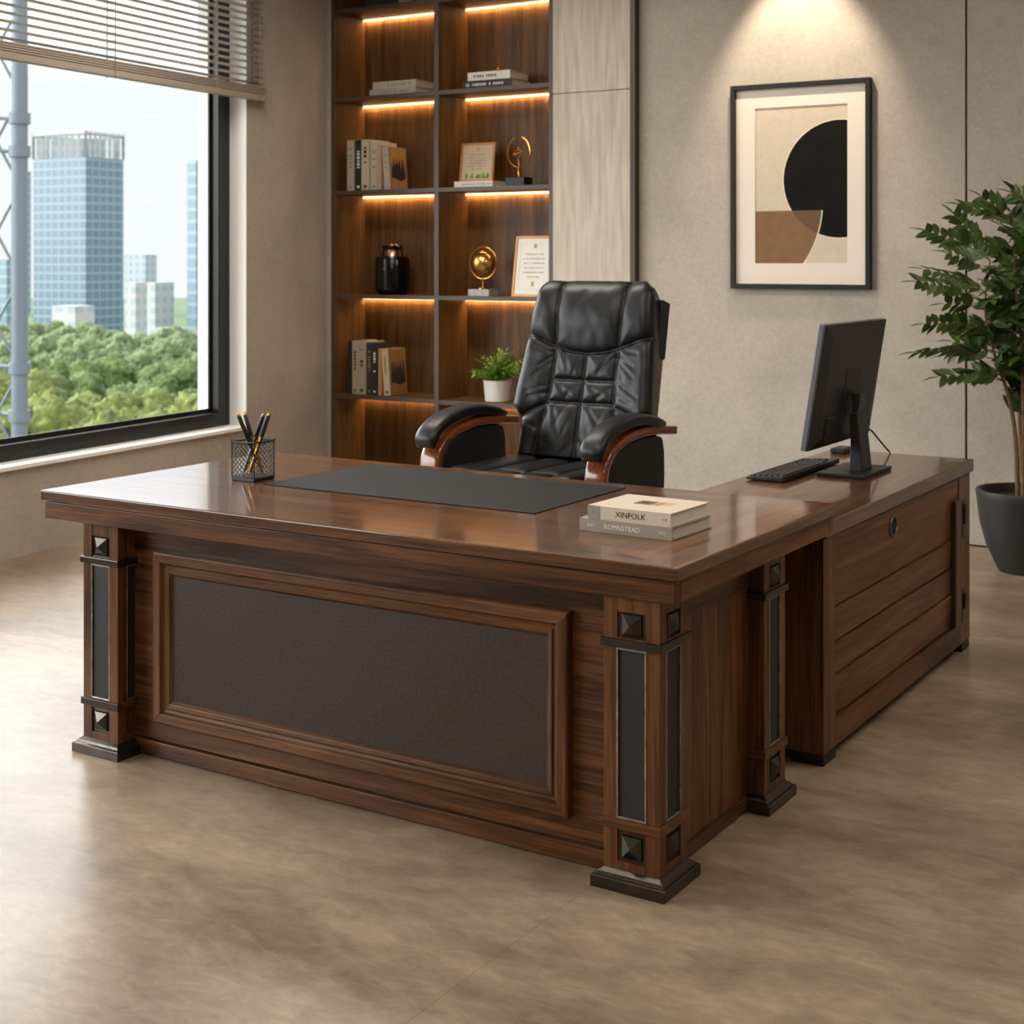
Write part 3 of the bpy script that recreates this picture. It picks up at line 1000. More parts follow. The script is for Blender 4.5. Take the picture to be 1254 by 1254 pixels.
for j in range(NH):
    for i_ in range(NA):
        cx_ = (sph[j][i_][0] + sph[j][i_ + 1][0]) / 2
        ch_ = (sph[j][i_][1] + sph[j + 1][i_][1]) / 2
        mb = fh_ if ch_ > seam_h(cx_) else fb
        mb.face([gv(mb, j, i_, 0), gv(mb, j, i_ + 1, 0), gv(mb, j + 1, i_ + 1, 0), gv(mb, j + 1, i_, 0)])
for j in range(NH):                                              # side walls and back skin belong to the backrest
    for i_, nx in ((0, 1), (NA, NA - 1)):
        mb = fh_ if sph[j][i_][1] > seam_h(sph[j][i_][0]) else fb
        mb.face([gv(mb, j, i_, 0), gv(mb, j + 1, i_, 0), gv(mb, j + 1, i_, 1), gv(mb, j, i_, 1)])
for i_ in range(NA):
    fb.face([gv(fb, 0, i_, 0), gv(fb, 0, i_ + 1, 0), gv(fb, 0, i_ + 1, 1), gv(fb, 0, i_, 1)])
    fh_.face([gv(fh_, NH, i_, 0), gv(fh_, NH, i_ + 1, 0), gv(fh_, NH, i_ + 1, 1), gv(fh_, NH, i_, 1)])
for j in range(0, NH):
    for i_ in range(NA):
        mb = fh_ if sph[j][i_][1] > .5 else fb
        mb.face([gv(mb, j, i_, 1), gv(mb, j, i_ + 1, 1), gv(mb, j + 1, i_ + 1, 1), gv(mb, j + 1, i_, 1)])
fb.build('backrest', 'black_leather', ch, smooth='all')
fh_.build('head_cushion', 'black_leather', ch, smooth='all')
for sx in (-1, 1):
    f = MB()
    pts = [back_pt(sx * (wid(h) - .006), h, -0.012) for h in [k * .02 for k in range(1, 37)]]
    f.tube(pts, 0.006, 8)
    f.build('piping', 'black_leather', ch, smooth=True)
f = MB()
pts = []
for k in range(61):
    x = -.286 + .572 * k / 60
    h = seam_h(x)
    pts.append(back_pt(x, h, back_front(x, h) + .001))
f.tube(pts, .0042, 8)
f.build('seam_piping', 'black_leather', ch, smooth=True)
# wooden back frame rails behind the cushion
for sx in (-1, 1):
    f = MB()
    pts = [back_pt(sx * (.272 - .018 * h), h, -0.126 + .022 * h) for h in [k * .03 for k in range(-1, 24)]]
    rings = []
    for p in pts:
        n_, x_ = Vector((0, -.964, .265)), Vector((1, 0, 0))
        rings.append([p + x_ * .018 + n_ * .034, p + x_ * .018 - n_ * .030, p - x_ * .018 - n_ * .030, p - x_ * .018 + n_ * .034])
    f.loft(rings)
    f.build('back_rail', 'chair_wood', ch, bevel=0.008, seg=3)
    f = MB()
    f.loft([[q + Vector((sx * .004, 0, 0)) + (q - p) * .12 for q in r_] for p, r_ in list(zip(pts, rings))[16:]])
    f.build('rail_pad', 'black_cloth', ch, bevel=0.008, seg=3)
f = MB()
f.loft([[back_pt(x, h, -0.07 - .012 * math.cos(x * 5)) for x in (-.255, -.1, .1, .255)] + [back_pt(x, h, -0.12 - .02 * math.cos(x * 5)) for x in (.255, .1, -.1, -.255)] for h in [0, .1, .3, .5, .62, .66]])
f.build('back_shell', 'black_cloth', ch, bevel=0.01)

# seat cushion
f = MB()
NX, NY = 60, 44
SY0, SY1, SW = -.30, .33, .30


def seat_z(x, y):
    d = min(abs(x), abs(x - .15), abs(x + .15))
    d = min(d, abs(y + .14) if abs(x) < .15 else 1)
    p = .625 + .016 * (1 - math.exp(-d / .02)) - .004 * math.exp(-(d / .005) ** 2) + .012 * (abs(x) / SW) ** 2 - .02 * (y + .3) * .4
    for e_ in (SW - abs(x), y - SY0):
        if e_ < .05:
            p -= .05 - math.sqrt(max(0, .0025 - (.05 - e_) ** 2))
    return p


gx = [[(-SW + 2 * SW * i_ / NX, SY0 + (SY1 - SY0) * j / NY) for i_ in range(NX + 1)] for j in range(NY + 1)]
top = [[f.bm.verts.new((x, y, seat_z(x, y))) for x, y in r_] for r_ in gx]
bot = [[f.bm.verts.new((x * .96, y * .97, .50)) for x, y in r_] for r_ in gx]
for j in range(NY):
    for i_ in range(NX):
        f.face([top[j][i_], top[j][i_ + 1], top[j + 1][i_ + 1], top[j + 1][i_]])
        f.face([bot[j][i_], bot[j + 1][i_], bot[j + 1][i_ + 1], bot[j][i_ + 1]])
for i_ in range(NX):
    f.face([top[0][i_], bot[0][i_], bot[0][i_ + 1], top[0][i_ + 1]]); f.face([top[NY][i_], top[NY][i_ + 1], bot[NY][i_ + 1], bot[NY][i_]])
for j in range(NY):
    f.face([top[j][0], top[j + 1][0], bot[j + 1][0], bot[j][0]]); f.face([top[j][NX], bot[j][NX], bot[j + 1][NX], top[j + 1][NX]])
f.build('seat', 'black_leather', ch, smooth=True)


def sweep_yz(mb, path, xc, w, t, taper=None, n=16, power=4.0):
    """superellipse section (w along x, t along the path normal) swept along a path in the y-z plane"""
    P = [Vector((0, y, z)) for y, z in path]
    rings = []
    for i_, p in enumerate(P):
        tg = (P[min(i_ + 1, len(P) - 1)] - P[max(i_ - 1, 0)]).normalized()
        nr = Vector((0, -tg.z, tg.y))
        k = taper(i_ / (len(P) - 1)) if taper else 1.0
        r_ = []
        for q in range(n):
            a_ = 2 * PI * (q + .5) / n
            ca, sa = math.cos(a_), math.sin(a_)
            cx_ = math.copysign(abs(ca) ** (2 / power), ca); sx_ = math.copysign(abs(sa) ** (2 / power), sa)
            r_.append(p + Vector((xc + cx_ * w / 2 * (0.75 + 0.25 * k), 0, 0)) + nr * (sx_ * t / 2 * k))
        rings.append(r_)
    mb.loft(rings)


for sx in (-1, 1):
    xc = sx * .372
    path = [tuple(p.yz) for p in smooth_path([(0, -.285, .715), (0, -.278, .752), (0, -.24, .787), (0, -.16, .818), (0, -.05, .836), (0, .06, .838), (0, .16, .822), (0, .245, .806)], 5)]
    f = MB(); sweep_yz(f, path, xc, .098, .050, lambda t: min(1, .35 + 5 * t) * min(1, .55 + 4 * (1 - t)), 20, 3.2)
    pad_ = f.build('arm_pad', 'black_leather', ch, smooth='all')
    path = [tuple(p.yz) for p in smooth_path([(0, -.22, .36), (0, -.25, .50), (0, -.252, .62), (0, -.235, .69), (0, -.18, .742), (0, -.08, .775), (0, .04, .789), (0, .18, .786), (0, .34, .772)], 5)]
    f = MB(); sweep_yz(f, path, xc, .088, .036, lambda t: 1, 16, 6)
    f.build('arm_frame', 'chair_wood', ch, smooth=True)
    f = MB()
    out = [(-.205, .42), (-.228, .55), (-.226, .63), (-.205, .69), (-.155, .728), (-.06, .757), (.04, .77), (.18, .768), (.235, .755), (.252, .70), (.255, .60), (.245, .50), (.20, .42)]
    f.prism([(xc - .034, y, z) for y, z in out], (.068, 0, 0))
    f.build('arm_side_panel', 'black_cloth', ch, bevel=0.012, seg=3)
# mechanism and base
f = MB().box(-.29, .29, -.24, .24, .455, .50)
f.box(-.40, .40, -.05, .05, .43, .455)
f.build('seat_pan', 'black_plastic', ch, bevel=0.01)
f = MB().lathe([(.03, .09), (.03, .26), (.022, .262), (.022, .43)], 20)
f.build('gas_lift', 'steel', ch, smooth=True)
f = MB().lathe([(.05, .065), (.055, .07), (.055, .125), (.035, .135)], 20)
f.build('base_hub', 'chair_wood', ch, smooth=True)
for k in range(5):
    ang = 2 * PI * k / 5 + .3
    rot = Matrix.Rotation(ang, 4, 'Z')
    f = MB(); f.loft([[(x, -w_, z - h_), (x, w_, z - h_), (x, w_, z + h_), (x, -w_, z + h_)] for x, w_, z, h_ in ((.03, .032, .10, .024), (.18, .027, .096, .02), (.33, .02, .085, .013))])
    lg = f.build('base_leg', 'chair_wood', ch, bevel=0.006); lg.data.transform(rot)
    f = MB()
    for y_ in (-.012, .012):
        f.loft([[(.32 + .028 * math.cos(2 * PI * q / 20), y_ + d_, .028 + .028 * math.sin(2 * PI * q / 20)) for q in range(20)] for d_ in (-.009, .009)])
    f.box(.312, .328, -.006, .006, .03, .085)
    f.build('caster', 'black_plastic', lg, bevel=0.002).data.transform(rot)


# ------------------------------------------------------------------ books
COVERS = {}


def cover_mat(col, rough=0.55):
    key = (tuple(round(c_, 4) for c_ in col), rough)
    if key not in COVERS:
        COVERS[key] = plain('book_cover', col, rough, bump=(260, .08, .0004))
    return COVERS[key]


def book(label, w, h, d, col, loc, rot=(0, 0, 0), group=None, ink='ink', page='paper', title=True, seed=0, tsize=0.4, tpos=(.45, .85), rounded=False):
    """standing book: spine faces -Y, thickness w along X, height h along Z, depth d along +Y; origin at the spine's bottom centre"""
    t = thing('book', label, 'book', loc, group=group, rot=rot)
    b = .0028
    f = MB()
    f.box(-w / 2, -w / 2 + b, 0, d, 0, h); f.box(w / 2 - b, w / 2, 0, d, 0, h)
    f.box(-w / 2 + b, w / 2 - b, 0, b, 0, h)
    f.build('cover', cover_mat(col), t, bevel=0.0008)
    f = MB().box(-w / 2 + b, w / 2 - b, b, d - .005, .004, h - .004)
    f.build('pages', page, t)
    if title:
        f = MB()
        marks(f, 0, 0, -w * tsize / 2, w * tsize / 2, h * tpos[0], h * tpos[1], -.0005, vertical=True, seed=seed)
        f.box(-w * .18, w * .18, -.0005, 0, h * .05, h * .05 + w * .3)
        f.build('spine_title', ink, t)
    return t


# two books on the desk (lying flat, spine towards the camera)
def flat_rot(rz=0):
    return (0, R(90), rz)


FL = Matrix.Rotation(R(90), 4, 'Y')


def flat_book(label, length, thick, d, col, loc, rz=0, **kw):
    """book lying down: length along X, thickness along Z"""
    t = book(label, thick, length, d, col, (0, 0, 0), title=False, **kw)
    t.matrix_world = Matrix.Translation(Vector(loc) + Vector((0, 0, thick / 2))) @ Matrix.Rotation(rz, 4, 'Z') @ Matrix.Rotation(R(90), 4, 'Y') @ Matrix.Translation((0, 0, -length / 2))
    return t


G1 = 'books stacked on the desk'
lb = flat_book('taupe clothbound book, lower one of the pair on the desktop', .268, .032, .215, srgb(150, 138, 124), (-1.727, 3.275, .7602), R(-2), group=G1, page='paper')
ub = flat_book('cream book with small sepia print, on top of the pair on the desktop', .240, .0345, .21, srgb(206, 190, 170), (-1.717, 3.276, .7926), R(-2), group=G1, page='paper_white')
# lettering on the spines: local frame of a flat book: +Z local runs along the length, +X local is down
SR = Matrix.Rotation(R(-90), 4, 'Y')


def spine_text(bk, body, size, m, along, sx=1.0, up=0.0):
    o = text_mesh('spine_title', body, size, m, bk, (0, 0, 0), (0, 0, 0), sx=1.0)
    o.matrix_basis = Matrix.Translation((-up, -.0004, along)) @ Matrix.Rotation(R(-90), 4, 'Y') @ Matrix.Rotation(R(90), 4, 'X') @ Matrix.Scale(sx, 4, (1, 0, 0))
    return o


spine_text(ub, 'XINFOLK', .021, 'ink', .125, 1.0)
spine_text(ub, '1 0', .011, 'ink_grey', .222)
f = MB().box(-.0172, .0172, -.0006, .0, .001, .037)
f.build('spine_label', plain('taupe_label', srgb(146, 136, 122), .6), ub)
spine_text(ub, 'I', .011, 'ink', .018)
spine_text(lb, 'ROMNSTEAD', .0175, 'ink_white', .125, 1.0)
spine_text(lb, 'R IST', .010, 'ink_white', .035, 1.0)
spine_text(lb, '4 13', .010, 'ink_white', .24)
f = MB().mat(plain('sepia_dark', srgb(112, 88, 58), .7)).box(-.0178, -.01724, .085, .135, .085, .135)
f.mat(plain('sepia_light', srgb(168, 138, 100), .7)).box(-.0178, -.01724, .085, .135, .140, .158)
f.mat(plain('sepia_pale', srgb(190, 164, 130), .7)).box(-.0178, -.01724, .10, .14, .160, .182)
f.mat('ink').box(-.0179, -.0178, .10, .125, .098, .118)
f.build('cover_print', parent=ub)

# ------------------------------------------------------------------ pen holder with pens
ph = thing('pen_holder', 'square black wire-mesh pen holder on the left of the desktop', 'pen holder', (-3.160, 3.484, .76))
q = .0465
f = MB()
nx_, nz_ = 11, 13
for sd in range(4):
    rot = Matrix.Rotation(sd * PI / 2, 4, 'Z')
    grid = {}
    for j in range(nz_ + 1):
        for i_ in range(nx_ + 1):
            # staggered points give a diamond lattice
            x = -q + 2 * q * i_ / nx_
            grid[i_, j] = f.bm.verts.new(rot @ Vector((x, -q, .012 + .106 * j / nz_)))
    for j in range(nz_):
        for i_ in range(nx_):
            if (i_ + j) % 2 == 0:
                pass
    for j in range(0, nz_):
        for i_ in range(0, nx_):
            a_, b_, c_, d_ = grid[i_, j], grid[i_ + 1, j], grid[i_ + 1, j + 1], grid[i_, j + 1]
            if (i_ + j) % 2:
                f.face([a_, b_, c_]); f.face([a_, c_, d_])
            else:
                f.face([a_, b_, d_]); f.face([b_, c_, d_])
wm = f.build('mesh_wall', 'black_metal', ph)
bmx = bmesh.new(); bmx.from_mesh(wm.data)
bmesh.ops.dissolve_edges(bmx, edges=[e_ for e_ in bmx.edges if len(e_.link_faces) == 2 and (abs(e_.verts[0].co.z - e_.verts[1].co.z) < 1e-6 or ((e_.verts[0].co - e_.verts[1].co).xy.length < 1e-6))], use_verts=False)
bmx.to_mesh(wm.data); bmx.free()
wmod = wm.modifiers.new('wire', 'WIREFRAME'); wmod.thickness = .0024; wmod.use_even_offset = False
f = MB()
for z_, rr in ((.121, .0030),):
    pts = []
    for sd in range(4):
        for t in range(8):
            u = -1 + 2 * t / 8
            p = Matrix.Rotation(sd * PI / 2, 4, 'Z') @ Vector((u * (q + .002), -(q + .002), z_ + .004 * (u * u) ** 1.0))
            pts.append(p)
    pts.append(pts[0])
    f.tube(pts, rr, 8, cap=False)
f.build('rim', 'black_metal', ph, smooth=True)
for sx in (-1, 1):
    for sy in (-1, 1):
        f = MB().tube([(sx * q, sy * q, .006), (sx * q, sy * q, .124)], .0018, 6)
        f.build('corner_wire', 'black_metal', ph)
f = MB().box(-q - .001, q + .001, -q - .001, q + .001, 0, .011)
f.build('base', 'black_metal', ph, bevel=.002)


def pen(label, base, tip, kind):
    v = Vector(tip) - Vector(base)
    L_ = v.length
    t = thing('pen', label, 'pen', base, group='pens in the mesh pen holder')
    t.rotation_mode = 'QUATERNION'
    t.rotation_quaternion = v.to_track_quat('Z', 'Y')
    r_ = .0062
    f = MB().lathe([(.0008, 0), (.0028, .012), (r_, .022), (r_, L_ * .62)], 14)
    f.build('barrel', 'gold' if kind == 'g' else 'steel' if kind == 's' else 'black_plastic', t, smooth=True)
    f = MB().lathe([(r_ * 1.06, L_ * .62), (r_ * 1.12, L_ * .63), (r_ * 1.08, L_ - .012), (r_ * .9, L_ - .009)], 14)
    f.build('cap', 'black_plastic', t, smooth=True)
    f = MB().lathe([(r_ * .9, L_ - .010), (r_ * .8, L_ - .004), (r_ * .5, L_)], 12)
    f.build('end_button', 'gold' if kind != 's' else 'steel', t, smooth=True)
    return t


RV, FV = Vector((.846, .533, 0)), Vector((-.533, .846, 0))
pc = Vector((-3.160, 3.484, .772))
for lb_, lat0, lat1, f0, f1, hh, kd in (('black pen with bare gold tip, leftmost in the mesh holder', .030, -.046, .012, -.014, .198, 'b'),
                                       ('black and gold pen, second from left in the mesh holder', .034, -.030, -.010, .010, .200, 'g'),
                                       ('silver and black pen, second from right in the mesh holder', -.034, .034, .006, .0, .196, 's'),
                                       ('black and gold pen, rightmost in the mesh holder', -.012, .050, -.016, .012, .197, 'g')):
    pen(lb_, pc + RV * lat0 + FV * f0, pc + RV * lat1 + FV * f1 + Vector((0, 0, hh)), kd)

# ------------------------------------------------------------------ monitor
mo = thing('computer_monitor', 'black computer monitor seen from behind on the side cabinet', 'monitor', (-1.735, 5.02, RZ))
TL = Matrix.Translation((-.02, 0, .318)) @ Matrix.Rotation(R(9.0), 4, 'Y')     # screen faces -X, leaning back
W2, H2 = .318, .217


def tr(o):
    o.data.transform(TL); return o


f = MB().mat('dark_plastic_edge').box(-.026, -.006, -W2, W2, -H2, H2)
tr(f.build('bezel', parent=mo, bevel=.003))
f = MB().mat('black_plastic').box(-.0062, .0, -W2 + .001, W2 - .001, -H2 + .001, H2 - .001)
f.loft([[(0, -W2 + .004, -H2 + .004), (0, W2 - .004, -H2 + .004), (0, W2 - .004, H2 - .004), (0, -W2 + .004, H2 - .004)],
        [(.010, -W2 + .06, -H2 + .03), (.010, W2 - .06, -H2 + .03), (.010, W2 - .06, H2 - .05), (.010, -W2 + .06, H2 - .05)]])
hs = tr(f.build('back_housing', parent=mo, bevel=.003))
f = MB().box(-.0275, -.026, -W2 + .012, W2 - .012, -H2 + .016, H2 - .012)
tr(f.build('screen', 'screen_glass', mo))
f = MB()
for k in range(3):
    f.box(.004 - .002 * k, .0075 - .002 * k, -.20 + .02 * (k == 2), .22, H2 - .030 - (-.012) * (k - 1) - .006, H2 - .028 - (-.012) * (k - 1) - .006)
tr(f.build('vent_slot', plain('slot_black', srgb(10, 10, 10), .8), hs))
f = MB().box(.009, .0115, -.07, .09, -.12, .055)
f.box(.0112, .0125, -.04, .045, -.10, -.02)
tr(f.build('mount_plate', plain('plastic_dark', srgb(20, 20, 21), .5), hs, bevel=.001))
f = MB().box(.002, .016, -.21, -.03, -H2 + .02, -H2 + .11)
tr(f.build('port_recess', plain('plastic_darker', srgb(18, 18, 19), .5), hs, bevel=.004))
f = MB()
f.box(-.085, .085, -.145, .145, .0, .004)
f.box(-.087, .087, -.148, .148, .004, .014)
f.build('stand_base', 'black_plastic', mo, bevel=.003)
f = MB()
f.loft([[(x0, y0, z), (x1, y0, z), (x1, y1, z), (x0, y1, z)] for x0, x1, y0, y1, z in ((.0, .046, -.055, .055, .014), (.003, .038, -.05, .05, .10), (-.002, .026, -.045, .045, .215))])
nk = f.build('stand_neck', 'black_plastic', mo, bevel=.003)
f = MB().box(.024, .032, -.018, .006, .118, .155)
f.build('cable_hole', 'slot_black' if 'slot_black' in M else 'screen_glass', nk, bevel=.003)
f = MB()
f.loft([[(x0, -.034, z), (x1, -.034, z), (x1, .034, z), (x0, .034, z)] for x0, x1, z in ((.002, .022, .205), (.004, .030, .25), (-.004, .034, .285))])
f.build('tilt_hinge', plain('hinge_black', srgb(40, 40, 42), .38), mo, bevel=.003)
cb = MB()
cb.tube(smooth_path([(-.03, .20, .14), (-.035, .29, .118), (-.045, .40, .075), (-.055, .52, .028), (-.06, .585, .004)], 6), .0034, 8)
cb.build('power_cable', 'black_plastic', mo, smooth=True)
bx = thing('power_brick', 'small black box lying on the far corner of the side cabinet, under the monitor', 'adapter', (-1.962, 5.53, RZ))
f = MB().box(-.03, .03, -.05, .05, 0, .02)
f.build('case', 'black_plastic', bx, bevel=.004)
f = MB()
for k in range(5):
    f.box(-.022 + .009 * k, -.018 + .009 * k, -.04, .04, .02, .0212)
f.build('ribs', 'dark_plastic_edge', bx)

# keyboard
kb = thing('keyboard', 'slim black computer keyboard on the side cabinet before the monitor', 'keyboard', (-1.924, 4.935, RZ))
f = MB()
f.prism([(-.0675, -.275, .003), (.0675, -.275, .003), (.0675, -.275, .020), (-.0675, -.275, .011)], (0, .55, 0))
f.build('case', 'black_plastic', kb, bevel=.003)
ks = math.atan2(.009, .135)


def key_mesh(w):
    f = MB(); f.frustum(-.0085, .0085, -w / 2, w / 2, 0, -.0068, .0068, -w / 2 + .002, w / 2 - .002, .006)
    return f


protos = {}
for row in range(6):
    x = -.052 + row * .0208
    y = -.262
    lay = [1] * 21 if row else [1]*4 + [.4]  # bottom-row handling below
    widths = {0: [1.3, 1.3, 1.3, 6.0, 1.3, 1.3, 1.3, 1.3, .5], 1: [2.3] + [1] * 10 + [2.7], 2: [1.8] + [1] * 11 + [2.2], 3: [1.5] + [1] * 12 + [1.5], 4: [1] * 13 + [2], 5: [1] * 15}[row]
    tail = [-1, 1, 1, 1, -1, 1, 1, 1] if row in (0, 2, 3, 4) else [-1, 1, 1, 1] if row == 5 else [-1, -2, 1, -2, -1, 1, 1]
    unit = .0188
    sc_ = .362 / sum(widths)
    seq = [('k', w_ * sc_) for w_ in widths] + [('g', .010)] + [('k' if t > 0 else 'g', unit if t > 0 else (.012 if t == -1 else unit)) for t in tail[1:]]
    for kind, w_ in seq:
        if kind == 'k' and y + w_ < .268:
            key = round(w_, 3)
            zz = .0152 + (x) * math.tan(ks)
            if key not in protos:
                protos[key] = key_mesh(w_ - .0022).build('key', plain('key_black', srgb(44, 44, 46), .5), kb)
                o = protos[key]
            else:
                o = protos[key].copy(); C.objects.link(o)
            o.location = (x, y + w_ / 2, zz); o.rotation_euler = (0, -ks, 0)
        y += w_

# ------------------------------------------------------------------ framed artwork
ar = thing('framed_print', 'black-framed abstract print with black half disc and brown block on plaster wall', 'picture', (-2.91, 7.555, 1.296))
f = MB()
X0, X1, Z1 = -.396, .396, 1.118
for x0, x1, z0, z1 in ((X0, X0 + .026, 0, Z1), (X1 - .026, X1, 0, Z1), (X0 + .026, X1 - .026, 0, .026), (X0 + .026, X1 - .026, Z1 - .026, Z1)):
    f.box(x0, x1, -.04, 0, z0, z1)
f.build('frame', 'black_metal', ar, bevel=.002)
f = MB().mat(plain('mat_board', srgb(222, 210, 198), .8))
ax0, ax1, az0, az1 = -.258, .266, .138, .988
for x0, x1, z0, z1 in ((X0 + .02, ax0, .02, Z1 - .02), (ax1, X1 - .02, .02, Z1 - .02), (ax0, ax1, .02, az0), (ax0, ax1, az1, Z1 - .02)):
    f.box(x0, x1, -.016, -.008, z0, z1)
f.build('mat_board', parent=ar)
pr_ = MB().mat(plain('print_beige', srgb(198, 184, 164), .8, vary=.05, vscale=30))
pr_.box(ax0 - .01, ax1 + .01, -.010, -.004, az0 - .01, az1 + .01)
yl = -.0102
cxx, czz, rr = .220, .590, .3145


def disc(r_, y_, x1):
    pts = [(cxx + r_ * math.cos(a_), y_, czz + r_ * math.sin(a_)) for a_ in [2 * PI * k / 120 for k in range(120)]]
    pts = [p for p in pts if p[0] <= x1]
    up_ = math.sqrt(max(0, r_ * r_ - (x1 - cxx) ** 2))
    top_ = sorted([p for p in pts if p[2] >= czz], key=lambda p: -p[0])
    bot_ = sorted([p for p in pts if p[2] < czz], key=lambda p: p[0])
    return [(x1, y_, czz + up_)] + top_ + bot_ + [(x1, y_, czz - up_)]


pr_.mat(plain('print_ivory', srgb(222, 210, 190), .8)).prism(disc(rr + .006, yl, ax1), (0, .0001, 0))
pr_.mat(plain('print_black', srgb(22, 21, 20), .85, 0.0, .12, vary=.25, vscale=12)).prism(disc(rr, yl - .0003, ax1), (0, .0001, 0))
bcx, bcz, br = -.428, .464, .551


def block(g, y_):
    pts = [(ax0, y_, az0), (ax0, y_, .424)]
    for k in range(25):
        z = .424 - (.424 - az0) * k / 24
        pts.append((bcx + math.sqrt((br + g) ** 2 - (z - bcz) ** 2), y_, z))
    return pts


pr_.mat('print_ivory' if 'print_ivory' in M else pr_.mats[1]).prism(block(.006, yl - .0006), (0, .0001, 0))
pr_.mat(plain('print_brown', srgb(122, 90, 60), .8, vary=.12, vscale=14)).prism(block(0, yl - .0009), (0, .0001, 0))
ov = [p for p in block(0, yl - .0012) if (p[0] - cxx) ** 2 + (p[2] - czz) ** 2 < rr * rr]
arc = []
for k in range(90):
    a_ = PI + PI / 2 * k / 90
    x_, z_ = cxx + rr * math.cos(a_), czz + rr * math.sin(a_)
    if z_ < .424 and (x_ - bcx) ** 2 + (z_ - bcz) ** 2 < br * br:
        arc.append((x_, yl - .0012, z_))
pr_.mat(plain('print_overlap', srgb(98, 70, 46), .8)).prism([(cxx - math.sqrt(rr ** 2 - (.424 - czz) ** 2), yl - .0012, .424)] + arc + sorted(ov, key=lambda p: p[2]), (0, .0001, 0))
pr_.build('print', parent=ar)

# picture spotlight in the ceiling
sp = thing('recessed_spotlight', 'round recessed ceiling spotlight above the framed print', 'light', (-2.91, 7.03, CEIL - .001))
f = MB().lathe([(.045, -.004), (.06, -.006), (.062, 0), (.045, 0)], 28)
f.build('trim_ring', 'black_metal', sp, smooth=True)
l = bpy.data.lights.new('picture_spot', 'SPOT')
l.energy = 115; l.color = (1.0, .84, .66); l.spot_size = R(60); l.spot_blend = .6; l.shadow_soft_size = .03
lo = bpy.data.objects.new('picture_spot', l); C.objects.link(lo)
lo.location = (-2.91, 7.03, CEIL - .03)
lo.rotation_euler = (Vector((-2.91, 7.555, 2.35)) - lo.location).to_track_quat('-Z', 'Y').to_euler()

# ------------------------------------------------------------------ bookcase
bc = thing('bookcase', 'tall built-in walnut bookcase with lit open shelves', 'bookcase', (-5.287, 7.7, 0))
BY0, BY1 = 7.51, 7.84
edge_m = plain('shelf_edge', srgb(74, 60, 50), .45)
BT = CEIL - .004
f = MB().mat('shelf_wood')
f.box(-6.122, -6.102, BY0 + .002, BY1, 0.002, BT)
f.mat(edge_m).box(-6.127, -6.1, BY0 - .004, BY0 + .002, 0.002, BT)
f.build('side_panel', parent=bc, world=True)
f = MB().mat('shelf_wood')
f.box(-4.468, -4.446, BY0 + .002, BY1, 0.002, BT)
f.mat(edge_m).box(-4.468, -4.442, BY0 - .004, BY0 + .002, 0.002, BT)
f.build('side_panel', parent=bc, world=True)
f = MB().mat('shelf_wood')
f.box(-5.300, -5.272, BY0 + .002, BY1, 0.002, BT)
f.mat(edge_m).box(-5.303, -5.269, BY0 - .004, BY0 + .002, 0.002, BT)
f.build('divider', parent=bc, world=True)
f = MB().box(-6.102, -4.468, BY1 - .008, BY1 + .01, .002, BT)
f.build('back_panel', 'shelf_wood', bc, world=True)
SH = [.10, .578, 1.228, 1.903, 2.510, 3.088]
led_m = plain('led_diffuser', (1, .62, .28, 1), .5, emit=((1.0, .65, .32, 1), 62.0))
led_f = plain('led_lens_edge', (1, .62, .28, 1), .5, emit=((1.0, .66, .34, 1), 3.2))
M['shelf_wood_x'] = wood('shelf_wood_x', 'X', srgb(62, 42, 24), srgb(92, 64, 36), srgb(116, 82, 48), rough=.4)
for z in SH:
    for x0, x1 in ((-6.102, -5.300), (-5.272, -4.468)):
        f = MB().mat('shelf_wood_x').box(x0, x1, BY0 + .004, BY1 - .008, z - .026, z)
        f.mat(edge_m).box(x0, x1, BY0 - .002, BY0 + .004, z - .026, z)
        sh = f.build('shelf', parent=bc, world=True)
        if z > .2:
            f = MB().mat(led_f).box(x0 + .004, x1 - .004, BY1 - .032, BY1 - .029, z - .0385, z - .026)  # front lip added to keep the bright underside out of the desktop reflection
            f.mat('steel').box(x0 + .004, x1 - .004, BY1 - .029, BY1 - .016, z - .0344, z - .026)
            f.mat(led_m).box(x0 + .004, x1 - .004, BY1 - .0285, BY1 - .0165, z - .0350, z - .0345)
            f.build('led_strip', parent=bc, world=True)['label'] = 'glowing warm light strip'

# ------------------------------------------------------------------ things on the shelves
# z = 3.088: a dark box, only its bottom in the picture
book_b = flat_book('black book lying on the topmost visible shelf, left bay', .28, .05, .2, srgb(30, 30, 30), (-5.75, 7.55, 3.0885))
# z = 2.51 left
G2 = 'pairs of books lying on the upper shelf'


def flat_title(bk, L_, m, seed, th, a0=.3, a1=.85):
    f = MB()
    rg_ = random.Random(seed)
    z = L_ * a0
    while z < L_ * a1:
        w_ = rg_.uniform(.2, .6) * th * .4
        if rg_.random() > .15:
            f.box(-th * .16, th * .16, -.0006, 0, z, z + w_)
        z += w_ + th * .14
    f.build('spine_title', m, bk)


